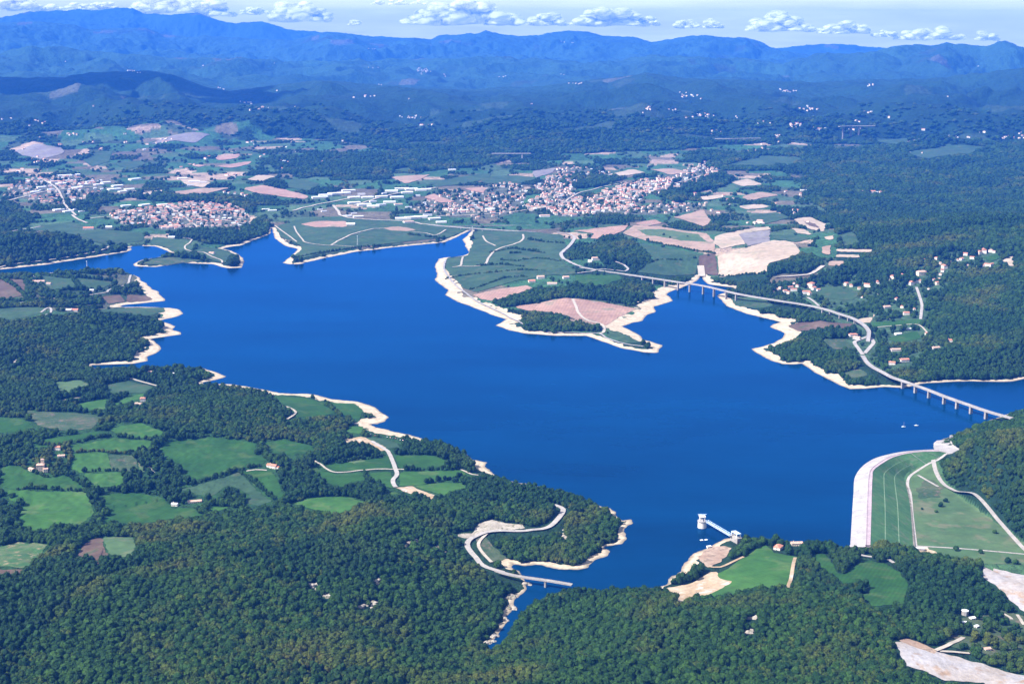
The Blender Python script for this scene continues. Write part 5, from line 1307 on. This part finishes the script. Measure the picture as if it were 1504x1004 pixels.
for q in ([(925,852),(985,866),(1005,905),(955,935),(920,905)], [(1180,835),(1235,852),(1295,905),(1325,975),(1300,1040),(1150,1040),(1110,960),(1200,905)], [(300,835),(370,825),(450,850),(430,890),(330,880)], [(-20,960),(60,930),(110,1040),(-20,1040)], [(230,900),(420,880),(500,960),(480,1040),(200,1040)]): YZ = np.maximum(YZ, zone(q))
yz = np.clip(H(x, y, YZ) / 60 + .5 + 1.2 * noise(x / 50, y / 50), 0, 1) * .45
idx = np.where(nrng.random(len(x)) < yz, np.where(u < .5, 3, 6), idx)
idx = np.where((yel > .2) & (nrng.random(len(x)) < .25) & (d < 4500) & (x < 350), 6, idx)
hsc = np.clip(1.3 - (s - 7.5) / 30, .55, 1.3)
# the largest in view become trees of their own: nearest wooded slope, then field trees by hand
pxx = 752 + F * x / (y * cp + (CAMH - z) * sp); pyy = 502 + F * (sp * y - 0 + 0 * x - cp * 0 - (CAMH - z) * -cp - 0) / (y * cp + (CAMH - z) * sp)
fy = y * cp + (CAMH - z) * sp; vy = -(y * sp - (CAMH - z) * cp); pyy = 502 + F * vy / fy
inv = (pxx > 6) & (pxx < 1498) & (pyy < 996)
order = np.argsort(np.where(inv, d - size * 25, 1e9))
NEAR = order[:235]
root_of = {}
own = np.zeros(len(x), bool); own[NEAR] = True
KL = {0: 'broad green', 2: 'broad green', 5: 'wide spreading green', 1: 'dark green', 4: 'tall dark green', 7: 'dark green', 3: 'yellow green', 6: 'low yellow green'}
def tree(x, y, z, r, h, k, label, group, cat='tree', rz=0.):
    t = empty('tree', (x, y, z), rz); t.scale = (r, r, r * h); tag(t, label, cat, group)
    for nm, me in (('crown', PROTO[k]), ('trunk', TRUNK)):
        c = bpy.data.objects.new(nm, me); COL.objects.link(c); c.parent = t
    return t
for q in NEAR:
    side = 'left half' if pxx[q] < 500 else 'middle' if pxx[q] < 1000 else 'right part'
    tree(float(x[q]), float(y[q]), float(z[q]), float(size[q]), float(hsc[q]) * 1.1, int(idx[q]), f'{KL[int(idx[q])]} woodland tree along the bottom edge of the photo, {side}', f'{KL[int(idx[q])]} woodland trees at the bottom, {side}', rz=float(q % 6))
# trees standing alone in fields and hedges
FT = [(377,667,7,7),(384,663,6,1),(390,672,5,2),(1382,744,6,1),(1389,737,5,7),(1375,752,4,2),(1404,808,6,0),(1461,783,5,0),(1354,748,3,1),(345,690,5,1),(337,693,5,7),(326,697,5,0),(317,699,5,1),(308,702,4,2),(347,733,8,7),(338,737,7,1),(357,737,6,0),(330,742,6,2),(198,673,8,1),(207,680,8,7),(218,686,8,1),(228,690,8,0),(240,694,7,7),(252,697,7,2),(262,700,7,1),(272,704,6,0),
 (120,710,6,0),(126,722,7,2),(132,733,7,1),(138,742,7,7),(144,752,7,1),(140,762,7,0),(136,772,8,7),(152,740,6,1),(190,667,4,1),(197,668,4,7),(232,652,6,7),(225,655,6,1),(30,742,9,7),(24,757,10,2),(12,772,11,1),(27,775,9,0),(5,745,10,7),(18,730,7,2),(8,790,10,7),(225,712,8,0),(234,722,7,7),(247,727,6,2),(402,683,5,1),(412,686,6,7),(422,690,6,0),(1020,380,7,7),(1040,376,6,0),(975,346,7,1),(984,350,6,0),(1010,348,5,2),(1440,812,5,0),(1320,833,6,1),(1480,826,6,7),(1492,828,6,0)]
for px, py, r, k in FT:
    a, b = hit(px, py)
    lb, gp_ = ('dark tree in the meadow hedgerows among the left fields', 'hedgerow trees of the left fields') if px < 480 else ('small tree standing in the open fields behind the viaduct', 'trees in the fields behind the viaduct') if py < 400 else ('single dark tree or bush on the grassland below the dam', 'trees on the grassland below the dam')
    tree(a, b, gz(a, b) - .5, r * 1.05, 1.0, k, lb, gp_, rz=float(px % 6))

def forest(name, mask, label):
    n = int(mask.sum())
    me = bpy.data.meshes.new(name); me.vertices.add(n); co = np.stack([x[mask], y[mask], z[mask] - .3], 1).astype(np.float32); me.vertices.foreach_set('co', co.ravel())
    for nm, ty, dat in (('idx', 'INT', idx[mask].astype(np.int32)), ('rot', 'FLOAT', nrng.uniform(0, 6.28, n).astype(np.float32)), ('scl', 'FLOAT_VECTOR', np.stack([size[mask], size[mask], size[mask] * hsc[mask]], 1).astype(np.float32).ravel())):
        at = me.attributes.new(nm, ty, 'POINT'); at.data.foreach_set('vector' if ty == 'FLOAT_VECTOR' else 'value', dat)
    me.update()
    o = link(name, me); tag(o, label, 'woodland', kind='stuff')
    md = o.modifiers.new('woods', 'NODES'); md.node_group = FG
    return o
pc = bpy.data.collections.new('crowns')
for k, me in enumerate(PROTO):
    po = bpy.data.objects.new('crown_%02d' % k, me); pc.objects.link(po)
FG = bpy.data.node_groups.new('woods', 'GeometryNodeTree')
FG.interface.new_socket('Geometry', in_out='INPUT', socket_type='NodeSocketGeometry'); FG.interface.new_socket('Geometry', in_out='OUTPUT', socket_type='NodeSocketGeometry')
gi = FG.nodes.new('NodeGroupInput'); go = FG.nodes.new('NodeGroupOutput'); ip = FG.nodes.new('GeometryNodeInstanceOnPoints'); ci_ = FG.nodes.new('GeometryNodeCollectionInfo')
ci_.inputs['Collection'].default_value = pc; ci_.inputs['Separate Children'].default_value = True; ci_.inputs['Reset Children'].default_value = True
def na(nm, ty):
    n_ = FG.nodes.new('GeometryNodeInputNamedAttribute'); n_.data_type = ty; n_.inputs['Name'].default_value = nm; return n_.outputs['Attribute']
cx = FG.nodes.new('ShaderNodeCombineXYZ'); L = FG.links.new
mp_ = FG.nodes.new('GeometryNodeMeshToPoints'); L(gi.outputs[0], mp_.inputs['Mesh']); L(mp_.outputs[0], ip.inputs['Points'])
L(ci_.outputs[0], ip.inputs['Instance']); ip.inputs['Pick Instance'].default_value = True
L(na('idx', 'INT'), ip.inputs['Instance Index']); L(na('rot', 'FLOAT'), cx.inputs['Z']); L(cx.outputs[0], ip.inputs['Rotation']); L(na('scl', 'FLOAT_VECTOR'), ip.inputs['Scale']); L(ip.outputs[0], go.inputs[0])
print('trees', len(x))
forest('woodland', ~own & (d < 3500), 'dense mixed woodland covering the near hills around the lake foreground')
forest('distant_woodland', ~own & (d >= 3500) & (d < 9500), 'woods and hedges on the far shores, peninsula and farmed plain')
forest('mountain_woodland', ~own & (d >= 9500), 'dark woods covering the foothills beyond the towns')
SUN_EL = R(46); S = Vector((-.93, -.36, 0)).normalized() * math.cos(SUN_EL); S.z = math.sin(SUN_EL)
# ------------------------------------------------------------------ clouds (beyond the haze)
def cloud_mat():
    m, nt, b = nodes('cloud'); b.inputs['Base Color'].default_value = (.97, .97, .97, 1); b.inputs['Roughness'].default_value = 1
    lw = N(nt, 'ShaderNodeLayerWeight'); lw.inputs[0].default_value = .5
    co = pos(nt); a = ramp(nt, nz(nt, .0011, 6, co, .7), .3, .48)
    r = ramp(nt, lw.outputs['Facing'], .9, .05); mu = N(nt, 'ShaderNodeMath', operation='MULTIPLY'); nt.links.new(r, mu.inputs[0]); nt.links.new(a, mu.inputs[1])
    tr = N(nt, 'ShaderNodeBsdfTransparent'); ms = N(nt, 'ShaderNodeMixShader'); nt.links.new(mu.outputs[0], ms.inputs[0]); nt.links.new(tr.outputs[0], ms.inputs[1])
    tl = N(nt, 'ShaderNodeBsdfTranslucent'); tl.inputs[0].default_value = (.97, .97, .97, 1); m2 = N(nt, 'ShaderNodeMixShader'); m2.inputs[0].default_value = .3; nt.links.new(b.outputs[0], m2.inputs[1]); nt.links.new(tl.outputs[0], m2.inputs[2]); nt.links.new(m2.outputs[0], ms.inputs[2])
    nt.links.new(ms.outputs[0], nt.nodes['Material Output'].inputs[0]); return m
M['cloud'] = cloud_mat()
def cloud(px, py, w, h, seed, label):
    rs = random.Random(seed); D = 70000.; a, b, c = ray(px, py); L_ = math.hypot(a, b); x0, y0, z0 = a / L_ * D, b / L_ * D, CAMH + c / L_ * D
    k = D / F / cp; Wm, Hm = w * k, h * k
    bm = bmesh.new(); bmesh.ops.create_icosphere(bm, subdivisions=3, radius=1); base = np.array([v.co[:] for v in bm.verts]); fc = np.array([[v.index for v in f.verts] for f in bm.faces]); bm.free()
    V = []; T = []; n = 0
    for q in range(int(14 + w * .3)):
        u_ = rs.uniform(-1, 1); env = (1 - abs(u_) ** 2) ** .8; r = Hm * rs.uniform(.16, .34) * (.5 + .5 * env)
        cx_, cy_, cz_ = u_ * Wm / 2, rs.uniform(-.4, .4) * Wm * .5, rs.random() ** 1.3 * env * Hm * .75
        dsp = 1 + .28 * fbm(base[:, 0] * 1.6 + q * 3.1, base[:, 1] * 1.6 + base[:, 2] * 1.9, 3)[:, None]
        p = base * r * dsp * np.array([1.9, 1.6, .9]) + np.array([cx_, cy_, cz_]); p[:, 2] = np.maximum(p[:, 2], -.05 * Hm + .03 * Hm * np.sin(p[:, 0] / Wm * 9))
        V.append(p); T.append(fc + n); n += len(base)
    o = link('cloud', newmesh('cloud', np.concatenate(V), np.concatenate(T), [M['cloud']], smooth=True)); o.location = (x0, y0, z0)
    tag(o, label, 'cloud', kind='stuff')
for k, q in enumerate([(680,34,150,34,'largest white cumulus, above the central ridge'),(737,36,40,16,'small cloud right of the largest cumulus'),(803,36,44,20,'rounded white cloud between the two big cumulus'),(896,36,96,28,'broad white cumulus, second largest'),(945,36,40,14,'thin cloud at the right of the second largest cumulus'),
 (1010,40,36,14,'small puff right of the broad cumulus'),(1047,40,24,14,'tiny round puff over the right ridges'),(1145,44,80,26,'pointed cumulus over the right ridges'),(1243,48,70,17,'flat grey white cloud right of the pointed cumulus'),(1300,53,34,10,'small low cloud between two flat clouds'),(1368,57,80,18,'long cumulus near the right skyline'),(1448,58,30,13,'last small puff at the right'),
 (440,30,76,30,'white cumulus above the left blue mountain saddle'),(377,20,40,12,'faint puff left of the saddle cumulus'),(245,17,90,26,'pale cloud bank behind the highest left mountain'),(310,22,50,24,'pale cloud right of the cloud bank'),(100,16,80,14,'long faint cloud above the left mountains'),(20,14,70,20,'pale cloud at the upper left corner'),(150,13,40,12,'small cloud above the left peak'),(522,36,18,8,'tiny lone puff'),(590,6,80,10,'thin streak at the top')]):
    cloud(q[0], q[1] + 1, q[2] * 1.08, q[3] * 1.1, 50 + k, q[4])

def high_cloud(px, py, alt, Lx, Ly, seed, label):
    # unseen cumulus above the frame, placed so its shadow falls on the ground seen at the given pixel
    global rs
    gx, gy = hit(px, py); g0 = gz(gx, gy); t = (alt - g0) / S.z; x0, y0 = gx + S.x * t, gy + S.y * t
    rs = random.Random(seed); bm = bmesh.new(); bmesh.ops.create_icosphere(bm, subdivisions=3, radius=1); base = np.array([v.co[:] for v in bm.verts]); fc = np.array([[v.index for v in f.verts] for f in bm.faces]); bm.free()
    V = []; T = []; n = 0
    for q in range(34):
        a = rs.uniform(0, 6.28); r_ = rs.random() ** .5; s = rs.uniform(.16, .34) * min(Lx, Ly) * (1.2 - .5 * r_)
        dsp = 1 + .3 * fbm(base[:, 0] * 1.6 + q * 3.1, base[:, 1] * 1.6 + base[:, 2] * 1.9, 3)[:, None]
        p = base * s * dsp * np.array([1.3, 1.1, .5]) + np.array([math.cos(a) * r_ * Lx / 2, math.sin(a) * r_ * Ly / 2, rs.uniform(0, 200)]); V.append(p); T.append(fc + n); n += len(base)
    o = link('cloud', newmesh('cloud', np.concatenate(V), np.concatenate(T), [M['cloud']], smooth=True)); o.location = (x0, y0, alt); tag(o, label, 'cloud', kind='stuff')
# ------------------------------------------------------------------ haze
HD = 2.5e-5
def haze():
    m = bpy.data.materials.new('haze'); m.use_nodes = True; nt = m.node_tree; nt.nodes.clear()
    o = nt.nodes.new('ShaderNodeOutputMaterial'); v = nt.nodes.new('ShaderNodeVolumePrincipled')
    v.inputs['Color'].default_value = HAZE_C; v.inputs['Density'].default_value = HD; v.inputs['Anisotropy'].default_value = 0.0
    nt.links.new(v.outputs[0], o.inputs['Volume'])
    me = MB().box(-40000, 40000, -1500, 46600, float(GZ.min()) - 4, float(max(GZ.max(), CAMH)) + 30).mesh('haze', [m])
    tag(link('haze', me), 'thin blue air haze over the whole valley', 'haze', kind='stuff')
HAZE_C = (.04, .235, 1., 1)
haze()
high_cloud(110, 118, 3600, 4600, 2200, 71, 'unseen high cumulus placed to shade the long hill at far left')
# ------------------------------------------------------------------ sun, sky, render
sd_ = bpy.data.lights.new('sun', 'SUN'); sd_.energy = 5.0; sd_.angle = R(.5); sd_.color = (1, .97, .93)
so = bpy.data.objects.new('sun', sd_); COL.objects.link(so); so.rotation_euler = S.to_track_quat('Z', 'Y').to_euler(); so.location = (0, 0, 3000)
w = bpy.data.worlds.new('World'); scene.world = w; w.use_nodes = True; nt = w.node_tree; bg = nt.nodes['Background']
sk = nt.nodes.new('ShaderNodeTexSky'); sk.sky_type = 'NISHITA'; sk.sun_disc = False; sk.sun_elevation = SUN_EL; sk.sun_rotation = math.atan2(S.x, S.y); sk.altitude = 900; sk.air_density = 1.; sk.dust_density = 1.0; sk.ozone_density = 2.
tc = nt.nodes.new('ShaderNodeTexCoord'); sx = nt.nodes.new('ShaderNodeSeparateXYZ'); nt.links.new(tc.outputs['Generated'], sx.inputs[0])
veil = ramp(nt, sx.outputs['Z'], .5, -.02); mpw = nt.nodes.new('ShaderNodeMapping'); mpw.inputs['Scale'].default_value = (9, 9, 90); nt.links.new(tc.outputs['Generated'], mpw.inputs[0])
nw = ramp(nt, nz(nt, 1., 5, mpw.outputs[0], .6), .35, .7)
mm_ = nt.nodes.new('ShaderNodeMath'); mm_.operation = 'MULTIPLY_ADD'; nt.links.new(nw, mm_.inputs[0]); mm_.inputs[1].default_value = .35; mm_.inputs[2].default_value = .3
m2_ = nt.nodes.new('ShaderNodeMath'); m2_.operation = 'MULTIPLY'; nt.links.new(mm_.outputs[0], m2_.inputs[0]); nt.links.new(veil, m2_.inputs[1])
mx_ = nt.nodes.new('ShaderNodeMath'); mx_.operation = 'MAXIMUM'; nt.links.new(m2_.outputs[0], mx_.inputs[0]); mx_.inputs[1].default_value = .2; m2_ = mx_
nt.links.new(mix(nt, m2_.outputs[0], sk.outputs[0], (11, 11.4, 11.6)), bg.inputs[0]); bg.inputs[1].default_value = .08
scene.view_settings.view_transform = 'Standard'; scene.view_settings.look = 'None'; scene.view_settings.gamma = 1; scene.view_settings.exposure = 1.27
c = scene.cycles; c.max_bounces = 4; c.diffuse_bounces = 2; c.glossy_bounces = 2; c.transparent_max_bounces = 64; c.volume_bounces = 1; c.transmission_bounces = 2
c.use_denoising = True; c.caustics_reflective = False; c.caustics_refractive = False
scene.render.resolution_x = 1024; scene.render.resolution_y = 683
